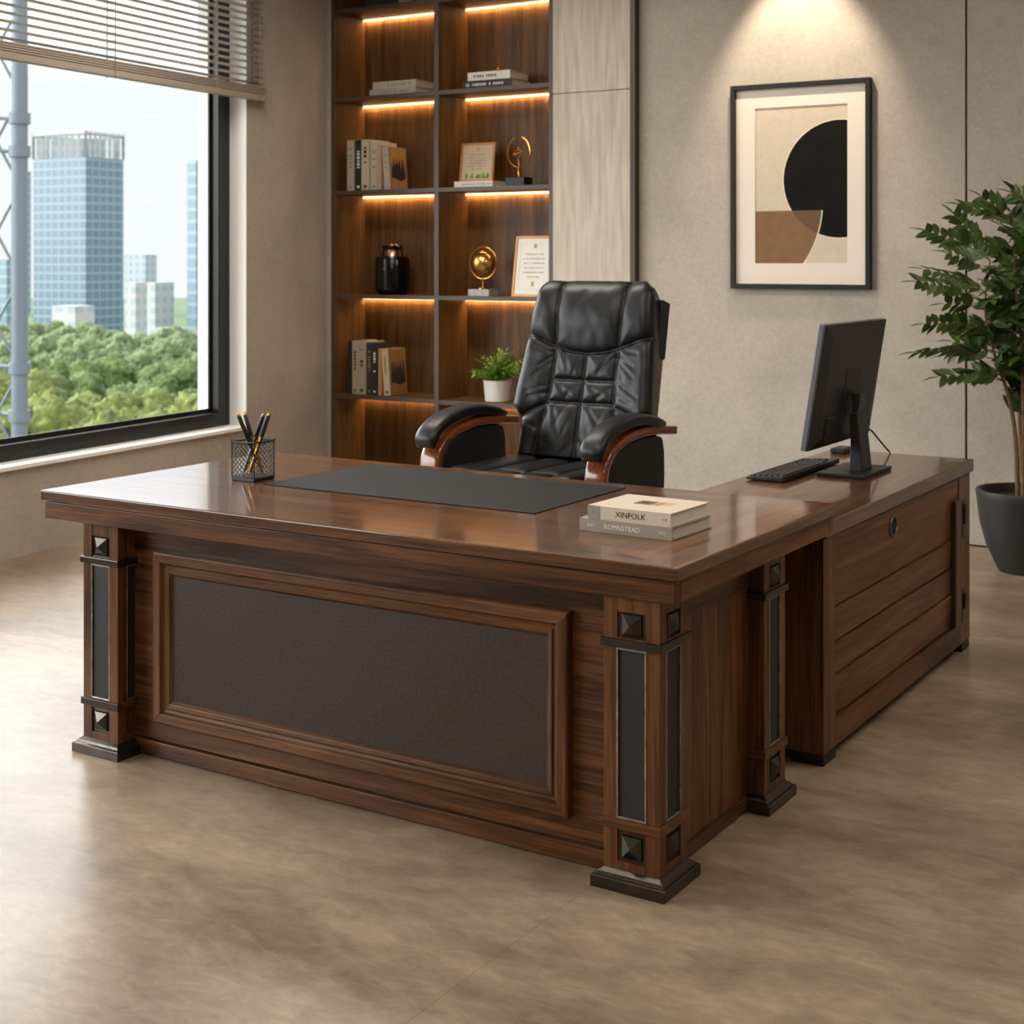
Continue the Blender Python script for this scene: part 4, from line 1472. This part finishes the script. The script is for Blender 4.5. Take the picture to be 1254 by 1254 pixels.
b = flat_book('lower grey book of the pair lying on the upper shelf, left bay', .37, .042, .24, srgb(168, 158, 146), (-5.665, 7.555, 2.5105), group=G2)
flat_title(b, .37, 'ink_grey', 1, .042)
b = flat_book('upper grey book of the pair lying on the upper shelf, left bay', .345, .048, .23, srgb(176, 166, 152), (-5.652, 7.558, 2.553), group=G2)
flat_title(b, .345, 'ink_grey', 2, .048, .35, .9)
b = flat_book('black book with white lettering under a white book, upper shelf right bay', .36, .050, .23, srgb(30, 29, 28), (-4.941, 7.555, 2.5105), group=G2)
flat_title(b, .36, 'ink_white', 3, .050, .08, .9)
b = flat_book('white book on top of the black one, upper shelf right bay', .312, .052, .22, srgb(214, 206, 194), (-4.929, 7.558, 2.561), group=G2)
flat_title(b, .312, 'ink', 4, .052, .1, .7)
o = thing('brass_ornament', 'tiny brass knob ornament on the white book, upper shelf right bay', 'ornament', (-4.9, 7.62, 2.6135))
f = MB().lathe([(.012, 0), (.012, .003), (.004, .006), (.004, .012)], 14)
f.build('foot', 'gold', o, smooth=True)
f = MB().sphere((0, 0, .02), .011, 12, 8)
f.build('knob', 'gold', o, smooth=True)

# z = 1.903 left: six standing books
G3 = 'standing books on the third shelf'
B3 = [(-5.998, .056, .330, srgb(168, 156, 142), 'ink_grey', 'pale grey standing book, leftmost on the trophy-level shelf'),
      (-5.939, .056, .328, srgb(34, 32, 31), 'ink_white', 'black standing book between pale ones on the trophy-level shelf'),
      (-5.877, .062, .330, srgb(186, 170, 150), 'ink', 'beige standing book right of the black one, trophy-level shelf'),
      (-5.812, .054, .315, srgb(178, 168, 156), 'ink_grey', 'light grey standing book, fourth from left on the trophy-level shelf'),
      (-5.764, .034, .285, srgb(172, 146, 114), 'ink_grey', 'thin tan standing book, fifth from left on the trophy-level shelf')]
for k, (x, w_, h_, col, ink, lab) in enumerate(B3):
    book(lab, w_, h_, .21, col, (x, 7.545 + .008 * (k % 2), 1.9032), group=G3, ink=ink, seed=20 + k, title=(k != 4))


def picture_cover(bk, w, h, d, seed, tan=srgb(176, 132, 80)):
    """front cover (faces +X) with a dark silhouette of rocks"""
    f = MB().mat(plain('cover_tan', tan, .6, vary=.12, vscale=20))
    x = w / 2
    f.box(x, x + .0008, .006, d - .003, .003, h - .003)
    rg_ = random.Random(seed)
    f.mat('ink')
    base_ = .24 * h
    pts = []
    n = 14
    for k in range(n + 1):
        y = d * (.12 + .78 * k / n)
        zz = h * (.38 + .34 * abs(math.sin(k * 1.15 + seed)) + .07 * rg_.random()) if 0 < k < n else h * .34
        pts.append((x + .0012, y, zz))
    low = [(x + .0012, p[1], base_ + .03 * h * math.sin(p[1] * 40)) for p in reversed(pts)]
    f.prism(pts + low, (-.0006, 0, 0))
    f.build('cover_picture', parent=bk)


b = book('leaning book with tan cover and dark rock picture, trophy-level shelf', .046, .275, .195, srgb(164, 156, 144), (-5.697, 7.545, 1.9052), rot=(0, R(-4.5), 0), group=G3, ink='ink_grey', seed=31)
picture_cover(b, .046, .275, .195, 1)

# z = .578 left: six standing books
G4 = 'standing books on the fern-level shelf'
B4 = [(-6.006, .026, .345, srgb(28, 28, 28), 'ink_grey', 'thin black standing book, leftmost on the fern-level shelf'),
      (-5.968, .046, .347, srgb(168, 152, 132), 'ink', 'beige standing book second from left on the fern-level shelf'),
      (-5.908, .066, .344, srgb(160, 146, 128), 'ink', 'thick taupe standing book between beige and black ones, fern-level shelf'),
      (-5.850, .044, .336, srgb(44, 42, 40), 'ink_grey', 'charcoal standing book right of the thick taupe one, fern-level shelf'),
      (-5.803, .044, .332, srgb(32, 32, 33), 'ink_white', 'black standing book with white title, fern-level shelf'),
      (-5.764, .028, .302, srgb(176, 126, 78), 'ink_white', 'thin tan standing book behind the leaning one, fern-level shelf')]
for k, (x, w_, h_, col, ink, lab) in enumerate(B4):
    book(lab, w_, h_, .20, col, (x, 7.548 + .006 * (k % 2), .5783), group=G4, ink=ink, seed=40 + k, title=(k not in (0, 5)))
b = book('leaning book with brown cover and black splash picture, fern-level shelf', .050, .300, .19, srgb(186, 164, 138), (-5.698, 7.545, .5805), rot=(0, R(-4.5), 0), group=G4, ink='ink', seed=51, tsize=.2)
picture_cover(b, .050, .300, .19, 3, srgb(142, 104, 62))


# framed certificates
def certificate(label, loc, w, h, tilt, seed, plant=False, rz=0, border=.0):
    t = thing('framed_certificate', label, 'certificate', loc, rot=(R(-tilt), 0, rz))
    f = MB()
    e_ = .014
    for x0, x1, z0, z1 in ((-w / 2, -w / 2 + e_, 0, h), (w / 2 - e_, w / 2, 0, h), (-w / 2 + e_, w / 2 - e_, 0, e_), (-w / 2 + e_, w / 2 - e_, h - e_, h)):
        f.box(x0, x1, 0, .018, z0, z1)
    f.build('frame', 'gold_wood', t, bevel=.0015)
    f = MB().box(-w / 2 + .008, w / 2 - .008, .006, .015, .008, h - .008)
    f.build('sheet', 'certificate_tan' if plant else 'paper_white', t)
    f = MB().mat('ink_grey')
    n = 6
    for k in range(n):
        z = h * (.70 - .075 * k)
        ww = w * [.22, .28, .26, .24, .27, .16][k]
        marks(f, 0, 0, -ww, ww, z - .006, z + .006, .0052, seed=seed + k)
    f.mat('gold_matte').prism([(x * .02, .0052, h * .83 + z * .02) for x, z in ((0, 1), (.8, 0), (.3, -.6), (-.3, -.6), (-.8, 0))], (0, .0006, 0))
    if border:
        for x0, x1, z0, z1 in ((-w * .36, -w * .355, h * .12, h * .88), (w * .355, w * .36, h * .12, h * .88), (-w * .36, w * .36, h * .88, h * .882), (-w * .36, w * .36, h * .12, h * .122)):
            f.box(x0, x1, .0052, .006, z0, z1)
        f.prism([(x * .012, .0052, h * .17 + z * .02) for x, z in ((-.8, 0), (.8, 0), (.8, 1.2), (0, 1.8), (-.8, 1.2))], (0, .0006, 0))
    if plant:
        f.mat('fern_leaf')
        rg_ = random.Random(5)
        for k in range(16):
            x = rg_.uniform(-.3, .36) * w
            z = h * .09
            hh = h * rg_.uniform(.05, .17)
            f.prism([(x - .006, .0052, z), (x + .006, .0052, z), (x + .009, .0052, z + hh * .5), (x, .0052, z + hh), (x - .009, .0052, z + hh * .5)], (0, .0006, 0))
    f.build('writing', parent=t)
    f = MB().prism([(-.02, .018, h * .7), (.02, .018, h * .7), (.02, .018, h * .4), (-.02, .018, h * .4)], (0, .004, 0))
    f.build('easel_strut', 'ink', t)
    return t


b = flat_book('white flat book under the small framed certificate', .285, .038, .20, srgb(214, 206, 196), (-5.055, 7.575, 1.9035))
flat_title(b, .285, 'ink_grey', 8, .038, .2, .95)
certificate('small gold-framed certificate standing on a white flat book', (-5.082, 7.64, 1.9425), .243, .248, 9, 60, plant=True, rz=R(4))
certificate('tall gold-framed certificate leaning behind the gold globe, right bay', (-4.650, 7.60, 1.229), .285, .375, 9, 80, border=1)

# trophy
tp = thing('trophy', 'gold ring trophy on a black block beside the small certificate', 'trophy', (-4.752, 7.625, 1.9035))
f = MB().box(-.068, .068, -.05, .05, 0, .054)
f.build('base_block', 'base_black', tp, bevel=.003)
f = MB().lathe([(.016, .054), (.009, .062), (.007, .10), (.011, .108), (.011, .118)], 16)
f.build('stem', 'gold', tp, smooth=True)
f = MB()
pts = []
for k in range(41):
    a_ = PI / 2 - .25 - (2 * PI - .5) * k / 40 * 1.0
    r_ = .080
    z = .205 + (.088 if math.sin(a_) < 0 else .098) * math.sin(a_)
    x = r_ * math.cos(a_) * (1 - .10 * math.sin(a_))
    pts.append((x, .006 * math.sin(a_ * 2), z))
f.tube(pts, [.0035 + .002 * abs(math.cos(k / 40 * PI)) for k in range(41)], 8)
f.build('ring', 'gold', tp, smooth=True)
f = MB()
f.tube([(-.002, 0, .155), (-.002, 0, .165)], .003, 6)
for sz_ in (.034, .020):
    d4 = [(-.003 + sz_ * math.cos(a_), 0, .205 + sz_ * math.sin(a_) * 1.15) for a_ in [PI / 2 * k for k in range(5)]]
    f.tube(d4, .0042, 6)
f.tube([(-.035, 0, .195), (.03, 0, .215)], .004, 6)
f.sphere((-.028, 0, .197), .011, 10, 6)
f.tube([(-.003, 0, .17), (-.012, 0, .155)], .004, 6)
em = f.build('emblem', 'gold', tp, smooth=True)
f = MB().tube([(-.003, .002, .16), (-.003, .002, .113)], .0012, 5)
f.build('emblem_wire', 'gold', tp)

# black jar
jr = thing('lidded_jar', 'large glossy black jar with copper collar, alone on the left bay shelf', 'jar', (-5.746, 7.665, 1.2285))
f = MB().lathe([(.092, 0), (.096, .004), (.110, .028), (.112, .04), (.112, .225), (.106, .242), (.085, .248), (.055, .250)], 48)
f.build('body', 'jar_black', jr, smooth=True)
f = MB().lathe([(.054, .249), (.050, .262), (.044, .285), (.046, .292)], 40)
f.build('collar', plain('copper', srgb(200, 160, 130), .22, 1.0), jr, smooth=True)
f = MB().lathe([(.046, .290), (.066, .302), (.068, .312), (.064, .318), (.046, .319)], 40)
f.build('lid', 'jar_black', jr, smooth=True)
f = MB().lathe([(.045, .318), (.042, .325), (.030, .326)], 32)
f.build('lid_rim', 'gold', jr, smooth=True)
f = MB()
for sx in (-1, 1):
    f.tube([(sx * .064, 0, .312), (sx * .070, 0, .29), (sx * .082, 0, .245)], .006, 8)
f.build('bail', 'jar_black', jr, smooth=True)
f = MB(); f.box(.006, .026, -.1125, -.111, .160, .168)
f.build('badge', 'gold', jr)

# globe
gl = thing('globe_ornament', 'small golden globe in a ring on a grey stone base', 'globe', (-5.010, 7.62, 1.2285))
f = MB().box(-.077, .077, -.055, .055, 0, .042)
f.build('base', 'marble_grey', gl, bevel=.002)
f = MB().lathe([(.036, .042), (.036, .050), (.008, .054), (.008, .100), (.010, .108)], 20)
f.build('stem', 'gold', gl, smooth=True)
f = MB().sphere((0, 0, .205), .076, 32, 20)
f.build('ball', plain('globe_gold', srgb(204, 160, 92), .28, 1.0, vary=.2, vscale=30), gl, smooth=True)
f = MB().torus((0, 0, .205), .099, .0048, 'Y', 48)
f.tube([(0, 0, .278), (0, 0, .322)], .006, 8)
f.tube([(0, 0, .104), (0, 0, .132)], .005, 8)
f.build('ring', 'gold', gl, smooth=True)


# ------------------------------------------------------------------ plants
def leaflet(mb, base, d, up, L_, w, fold=.25, droop=.12):
    d = d.normalized(); side = d.cross(up)
    if side.length < 1e-4:
        side = d.orthogonal()
    side.normalize(); n = side.cross(d).normalized()
    ts = (0, .18, .45, .75, 1)
    ws = (.08, .75, 1, .62, 0.02)
    mid, lf, rt = [], [], []
    for t, k in zip(ts, ws):
        c_ = base + d * (L_ * t) - n * (droop * L_ * t * t)
        mid.append(mb.bm.verts.new(c_))
        lf.append(mb.bm.verts.new(c_ + side * (w * k / 2) + n * (fold * w * k / 2)))
        rt.append(mb.bm.verts.new(c_ - side * (w * k / 2) + n * (fold * w * k / 2)))
    for i_ in range(4):
        mb.face([mid[i_], mid[i_ + 1], lf[i_ + 1], lf[i_]])
        mb.face([mid[i_], rt[i_], rt[i_ + 1], mid[i_ + 1]])


def frond(leaves, twig, p0, p1, rg_, pairs=5, L_=.075, w=.03, start=.35, sag=.10, twig_r=.0028):
    p0, p1 = Vector(p0), Vector(p1)
    v = p1 - p0
    mid = p0 + v * .55 + Vector((0, 0, v.length * sag))
    path = smooth_path([p0, p0 + v * .25 + Vector((0, 0, v.length * sag * .7)), mid, p1], 6)
    twig.tube(path, [twig_r * (1 - .7 * k / (len(path) - 1)) for k in range(len(path))], 5)
    n = len(path)
    roll = rg_.uniform(.45, 1.2) * rg_.choice((-1, 1))
    for k in range(pairs):
        t = start + (1 - start) * k / pairs
        i_ = min(n - 2, int(t * (n - 1)))
        p = path[i_].lerp(path[i_ + 1], t * (n - 1) - i_)
        tg = (path[i_ + 1] - path[i_]).normalized()
        sd = tg.cross(Vector((0, 0, 1)))
        sd = sd.normalized() if sd.length > .01 else Vector((1, 0, 0))
        sd = Matrix.Rotation(roll, 3, tg) @ sd
        nrm = sd.cross(tg).normalized()
        for s_ in (-1, 1):
            dv = tg * .75 + sd * s_ * .75 + Vector((0, 0, rg_.uniform(-.15, .15)))
            leaflet(leaves, p, dv, nrm + Vector((rg_.uniform(-.3, .3), rg_.uniform(-.3, .3), rg_.uniform(-.2, .3))), L_ * rg_.uniform(.8, 1.15) * (1 - .25 * k / pairs), w * rg_.uniform(.85, 1.1))
    leaflet(leaves, path[-1], path[-1] - path[-3], Vector((0, 0, 1)), L_, w)


tr_ = thing('potted_tree', 'tall bushy green indoor tree in a round black pot by the back wall', 'plant', (-1.615, 7.08, 0))
f = MB().lathe([(.10, 0), (.128, .0), (.135, .012), (.185, .12), (.215, .23), (.228, .345), (.232, .372), (.228, .380), (.214, .380), (.210, .365), (.208, .335), (.2, .332)], 48)
f.build('pot', 'pot_black', tr_, smooth=True)
f = MB()
f.lathe([(.209, .32), (.209, .334), (.12, .342), (.01, .345)], 32)
f.build('soil', 'soil', tr_, smooth=True)
rg = random.Random(12)
leaves = MB()
twigs = MB()
# camera-right and depth directions used only to lay the branches out round the trunk
stems = [
    [(-.035, -.03, .33), (-.045, -.035, .62), (-.075, -.05, .82), (-.13, -.09, 1.02), (-.16, -.13, 1.22), (-.14, -.12, 1.45)],
    [(-.01, -.04, .33), (-.005, -.05, .70), (-.02, -.03, 1.05), (-.05, -.02, 1.35), (-.06, .0, 1.62)],
    [(.015, -.02, .33), (.03, -.03, .75), (.04, -.05, 1.10), (.03, -.05, 1.45), (.05, -.04, 1.70)],
    [(.03, .02, .33), (.07, .03, .70), (.13, .05, 1.05), (.19, .05, 1.35), (.22, .04, 1.58)],
    [(-.02, .03, .33), (-.05, .07, .75), (-.05, .13, 1.10), (-.08, .16, 1.45)],
]
for st in stems:
    pth = smooth_path(st, 6)
    f = MB(); f.tube(pth, [.0125 * (1 - .75 * k / (len(pth) - 1)) for k in range(len(pth))], 8)
    f.build('stem', 'bark', tr_, smooth=True)
W_ = lambda r_, d_, z: Vector((.846 * r_ - .533 * d_, .533 * r_ + .846 * d_, z))
mpp = 6.8 / 1797                                        # metres per pixel at the tree
tips = [(1128, 283), (1112, 345), (1124, 396), (1118, 432), (1146, 462), (1163, 263), (1205, 240), (1238, 236), (1150, 310), (1150, 372), (1170, 420), (1190, 455), (1175, 250), (1140, 330),
        (1225, 262), (1216, 300), (1190, 300), (1196, 335), (1170, 345), (1205, 372), (1222, 395), (1180, 395), (1215, 430), (1160, 405), (1236, 300), (1240, 340), (1245, 380), (1236, 420), (1232, 460),
        (1262, 240), (1290, 250), (1310, 290), (1330, 330), (1350, 370), (1345, 420), (1300, 330), (1290, 380), (1310, 430), (1275, 300), (1280, 350), (1270, 410), (1320, 250), (1360, 320)]
for n_, (u, v) in enumerate(tips):
    lat = (u - 1257) * mpp
    z = 1.454 - (v - 318) * mpp
    dep = rg.uniform(-.28, .20) if n_ > 12 else rg.uniform(-.16, .06)
    tip = W_(lat, dep, z)
    if tip.y > .42:
        tip.y = .42 - rg.random() * .05
    best = None
    for st in stems:
        for p in smooth_path(st, 6):
            if p.z < z - .02 and p.z > .6:
                dd = (p - tip).length + .3 * abs(p.z - (z - .16))
                if best is None or dd < best[0]:
                    best = (dd, p)
    p0 = best[1] if best else Vector((0, 0, .9))
    Ln = (tip - p0).length
    frond(leaves, twigs, p0, tip, rg, pairs=max(4, min(9, int(Ln / .045))), L_=.088, w=.040, start=.45 if n_ < 13 else .25, sag=.06)
for k in range(80):                                       # inner, shorter sprays that fill the crown
    st = stems[k % 5]
    p0 = smooth_path(st, 6)[rg.randint(9, len(st) * 6 - 8)]
    a_ = rg.uniform(0, 2 * PI)
    tip = p0 + Vector((math.cos(a_) * rg.uniform(.10, .24), math.sin(a_) * rg.uniform(.08, .18), rg.uniform(-.04, .16)))
    tip.y = min(tip.y, .42)
    frond(leaves, twigs, p0, tip, rg, pairs=5, L_=.085, w=.04, start=.2, sag=.05)
twigs.build('twigs', 'bark', tr_, smooth=True)
fo = leaves.build('foliage', 'leaf', tr_)
fo['kind'] = 'stuff'

fp = thing('potted_fern', 'small green fern in a white pot on the lower bookcase shelf', 'plant', (-4.910, 7.63, .5785))
f = MB().lathe([(.070, 0), (.078, .004), (.088, .125), (.090, .132), (.082, .132), (.080, .115), (.07, .113)], 36)
f.build('pot', 'pot_white', fp, smooth=True)
f = MB().lathe([(.081, .10), (.081, .116), (.01, .120)], 24)
f.build('soil', 'soil', fp, smooth=True)
leaves = MB(); twigs = MB()
rg = random.Random(3)
for k in range(46):
    a_ = rg.uniform(0, 2 * PI)
    el = rg.uniform(.15, 1.35)
    L_ = rg.uniform(.13, .21)
    tip = Vector((math.cos(a_) * math.cos(el) * L_ * 1.0, math.sin(a_) * math.cos(el) * L_ * .9, .118 + math.sin(el) * L_ * 1.05))
    frond(leaves, twigs, (rg.uniform(-.03, .03), rg.uniform(-.03, .03), .115), tip, rg, pairs=7, L_=.045, w=.012, start=.15, sag=.16, twig_r=.0015)
twigs.build('stalks', 'fern_leaf', fp)
leaves.build('foliage', 'fern_leaf', fp)['kind'] = 'stuff'


# ------------------------------------------------------------------ the city outside (r to the right, d away along the view, in metres)
def ext(r_, d_, z=0.0):
    return Vector((.8462 * r_ - .5329 * d_, .5329 * r_ + .8462 * d_, z))


def at(u, v, d_):
    return ext((u - 627) / 1797 * d_, d_, 1.454 - (v - 318) / 1797 * d_)


GZ = -22.0
f = MB()
f.poly([ext(-700, 25, GZ), ext(250, 25, GZ), ext(250, 900, GZ), ext(-700, 900, GZ)])
gnd = f.build('ground', 'lawn'); gnd['kind'] = 'structure'


def tower(name, label, m, uc, ul, ur, vt, d_, cat='building', roof=True, mat2=None, group=None):
    """box tower: nearest vertical edge seen at uc, left and right ends at ul, ur"""
    rc_ = (uc - 627) / 1797 * d_
    tl, tr2 = (ul - 627) / 1797, (ur - 627) / 1797
    yaw = R(30)
    # left face runs to (-cos, +sin), right face to (+sin, +cos)
    a_ = (rc_ - tl * d_) / (math.cos(yaw) + tl * math.sin(yaw))
    den = (math.sin(yaw) - tr2 * math.cos(yaw))
    b_ = (tr2 * d_ - rc_) / den
    top_ = 1.454 - (vt - 318) / 1797 * d_
    t = thing(name, label, cat, ext(rc_, d_, GZ), rz=R(32.2), group=group)
    H_ = top_ - GZ
    c0 = Vector((0, 0, 0)); cl = Vector((-a_ * math.cos(yaw), a_ * math.sin(yaw), 0)); cr = Vector((b_ * math.sin(yaw), b_ * math.cos(yaw), 0))
    f = MB().mat(m)
    hh = H_ - (8 if roof else 0)
    f.prism([c0, cr, cl + cr, cl], (0, 0, hh))
    f.build('facade', parent=t)
    if roof:
        f = MB()
        s_ = .10
        cen = (cl + cr) / 2
        for k in range(9):
            for p, q_ in ((c0, cl), (c0, cr), (cl, cl + cr), (cr, cl + cr)):
                x = p.lerp(q_, k / 8)
                f.box(x.x - .35, x.x + .35, x.y - .35, x.y + .35, hh, H_)
        for p, q_ in ((c0, cl), (c0, cr), (cl, cl + cr), (cr, cl + cr)):
            f.tube([p + Vector((0, 0, H_ - .6)), q_ + Vector((0, 0, H_ - .6))], .6, 6)
        f.build('roof_screen', 'facade_white', t)
        f = MB()
        pts = [cen + (p - cen) * .62 for p in (c0, cr, cl + cr, cl)]
        f.prism([p + Vector((0, 0, hh)) for p in pts], (0, 0, 6))
        f.build('plant_room', mat2 or 'facade_pale', t)
    return t


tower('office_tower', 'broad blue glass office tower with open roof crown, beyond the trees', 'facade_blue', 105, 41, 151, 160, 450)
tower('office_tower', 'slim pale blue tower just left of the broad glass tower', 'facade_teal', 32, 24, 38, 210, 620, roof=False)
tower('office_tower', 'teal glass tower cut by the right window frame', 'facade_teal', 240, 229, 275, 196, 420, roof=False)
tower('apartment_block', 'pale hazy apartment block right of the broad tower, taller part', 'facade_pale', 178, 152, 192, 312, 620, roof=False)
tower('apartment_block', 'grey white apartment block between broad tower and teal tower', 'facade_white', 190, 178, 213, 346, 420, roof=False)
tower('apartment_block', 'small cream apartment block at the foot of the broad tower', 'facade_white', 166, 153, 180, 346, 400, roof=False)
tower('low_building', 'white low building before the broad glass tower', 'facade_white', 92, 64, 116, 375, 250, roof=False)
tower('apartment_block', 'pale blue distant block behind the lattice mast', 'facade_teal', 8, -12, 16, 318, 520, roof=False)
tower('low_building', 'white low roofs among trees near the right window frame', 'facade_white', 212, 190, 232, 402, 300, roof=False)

# lattice mast close to the window
ms = thing('lattice_mast', 'grey steel mast with brackets standing outside the window at far left', 'mast', at(24, 318, 40) * 1.0)
ms.location.z = GZ
f = MB().tube([(0, 0, 0), (0, 0, 34)], .22, 14)
f.build('tube', 'galvanised', ms, smooth=True)
for z, ln in ((19.2, 1.6), (20.5, 1.2), (26.4, 1.3), (27.3, 1.5)):
    f = MB()
    f.tube([(0, 0, z), (-ln, -.4, z + .1)], .06, 8)
    f.lathe([(.29, z - .15), (.29, z + .15)], 14)
    f.build('bracket', 'galvanised', ms, smooth=True)
f = MB()
for z in (18, 20.5, 23, 25.5, 28):
    f.tube([(-1.3, -.5, z), (0, 0, z + 2.4)], .04, 6); f.tube([(0, 0, z), (-1.3, -.5, z + 2.4)], .04, 6)
f.tube([(-1.3, -.5, 0), (-1.3, -.5, 34)], .06, 8)
f.build('bracing', 'galvanised', ms)


def crown_mesh(seed, m):
    rg_ = random.Random(seed)
    bm = bmesh.new()
    for k in range(30):
        a_ = rg_.uniform(0, 2 * PI)
        el = math.asin(rg_.uniform(-.6, 1))
        rr_ = .66 * rg_.uniform(.75, 1)
        c_ = Vector((math.cos(a_) * math.cos(el) * rr_, math.sin(a_) * math.cos(el) * rr_, math.sin(el) * rr_)) if k else Vector((0, 0, 0))
        r_ = rg_.uniform(.24, .38) if k else .62
        res = bmesh.ops.create_icosphere(bm, subdivisions=4, radius=1)
        for v in res['verts']:
            n = v.co.normalized()
            d_ = 1 + .20 * noise.noise(n * 2.0 + c_ * 5) + .26 * noise.noise(n * 4.5 + c_ * 9) + .22 * noise.noise(n * 9 + c_ * 3)
            v.co = c_ + n * r_ * d_
    me = bpy.data.meshes.new('crown')
    bm.to_mesh(me); bm.free()
    me.materials.append(M[m])
    me.shade_smooth()
    return me


rg = random.Random(21)
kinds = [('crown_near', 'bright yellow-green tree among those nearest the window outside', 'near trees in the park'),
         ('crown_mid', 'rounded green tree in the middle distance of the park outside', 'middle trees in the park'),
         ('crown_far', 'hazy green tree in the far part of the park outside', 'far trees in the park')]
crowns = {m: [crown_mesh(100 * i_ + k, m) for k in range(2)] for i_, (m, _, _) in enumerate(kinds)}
trunk_me = None
d_ = 62.0
rown = 0
while d_ < 215:
    half_px = 7.6 / 2 * 1797 / d_
    u = -130 - half_px * (rown % 2)
    while u < 360:
        dd = d_ + rg.uniform(-.8, .8)
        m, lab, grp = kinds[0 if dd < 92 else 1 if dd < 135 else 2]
        rd = rg.uniform(3.2, 3.75)
        top_z = -5.7 - (d_ - 62) * .014 + rg.uniform(-1.5, .9)
        p = at(u + rg.uniform(-.06, .06) * half_px, 318, dd)
        t = thing('park_tree', lab, 'tree', (p.x, p.y, GZ), group=grp)
        me = crowns[m][rg.randint(0, 1)]
        c_ = bpy.data.objects.new('crown', me); C.objects.link(c_); c_.parent = t
        c_.location = (0, 0, top_z - GZ - rd)
        c_.scale = (rd, rd, rd); c_.rotation_euler = (0, 0, rg.uniform(0, 6))
        if trunk_me is None:
            o = MB().lathe([(.5, 0), (.34, 14)], 8).build('trunk', 'bark', t); trunk_me = o.data
        else:
            o = bpy.data.objects.new('trunk', trunk_me); C.objects.link(o); o.parent = t
        o.scale = (1, 1, max(.2, (top_z - GZ - rd) / 14))
        u += 2 * half_px
    d_ += 7.4
    rown += 1
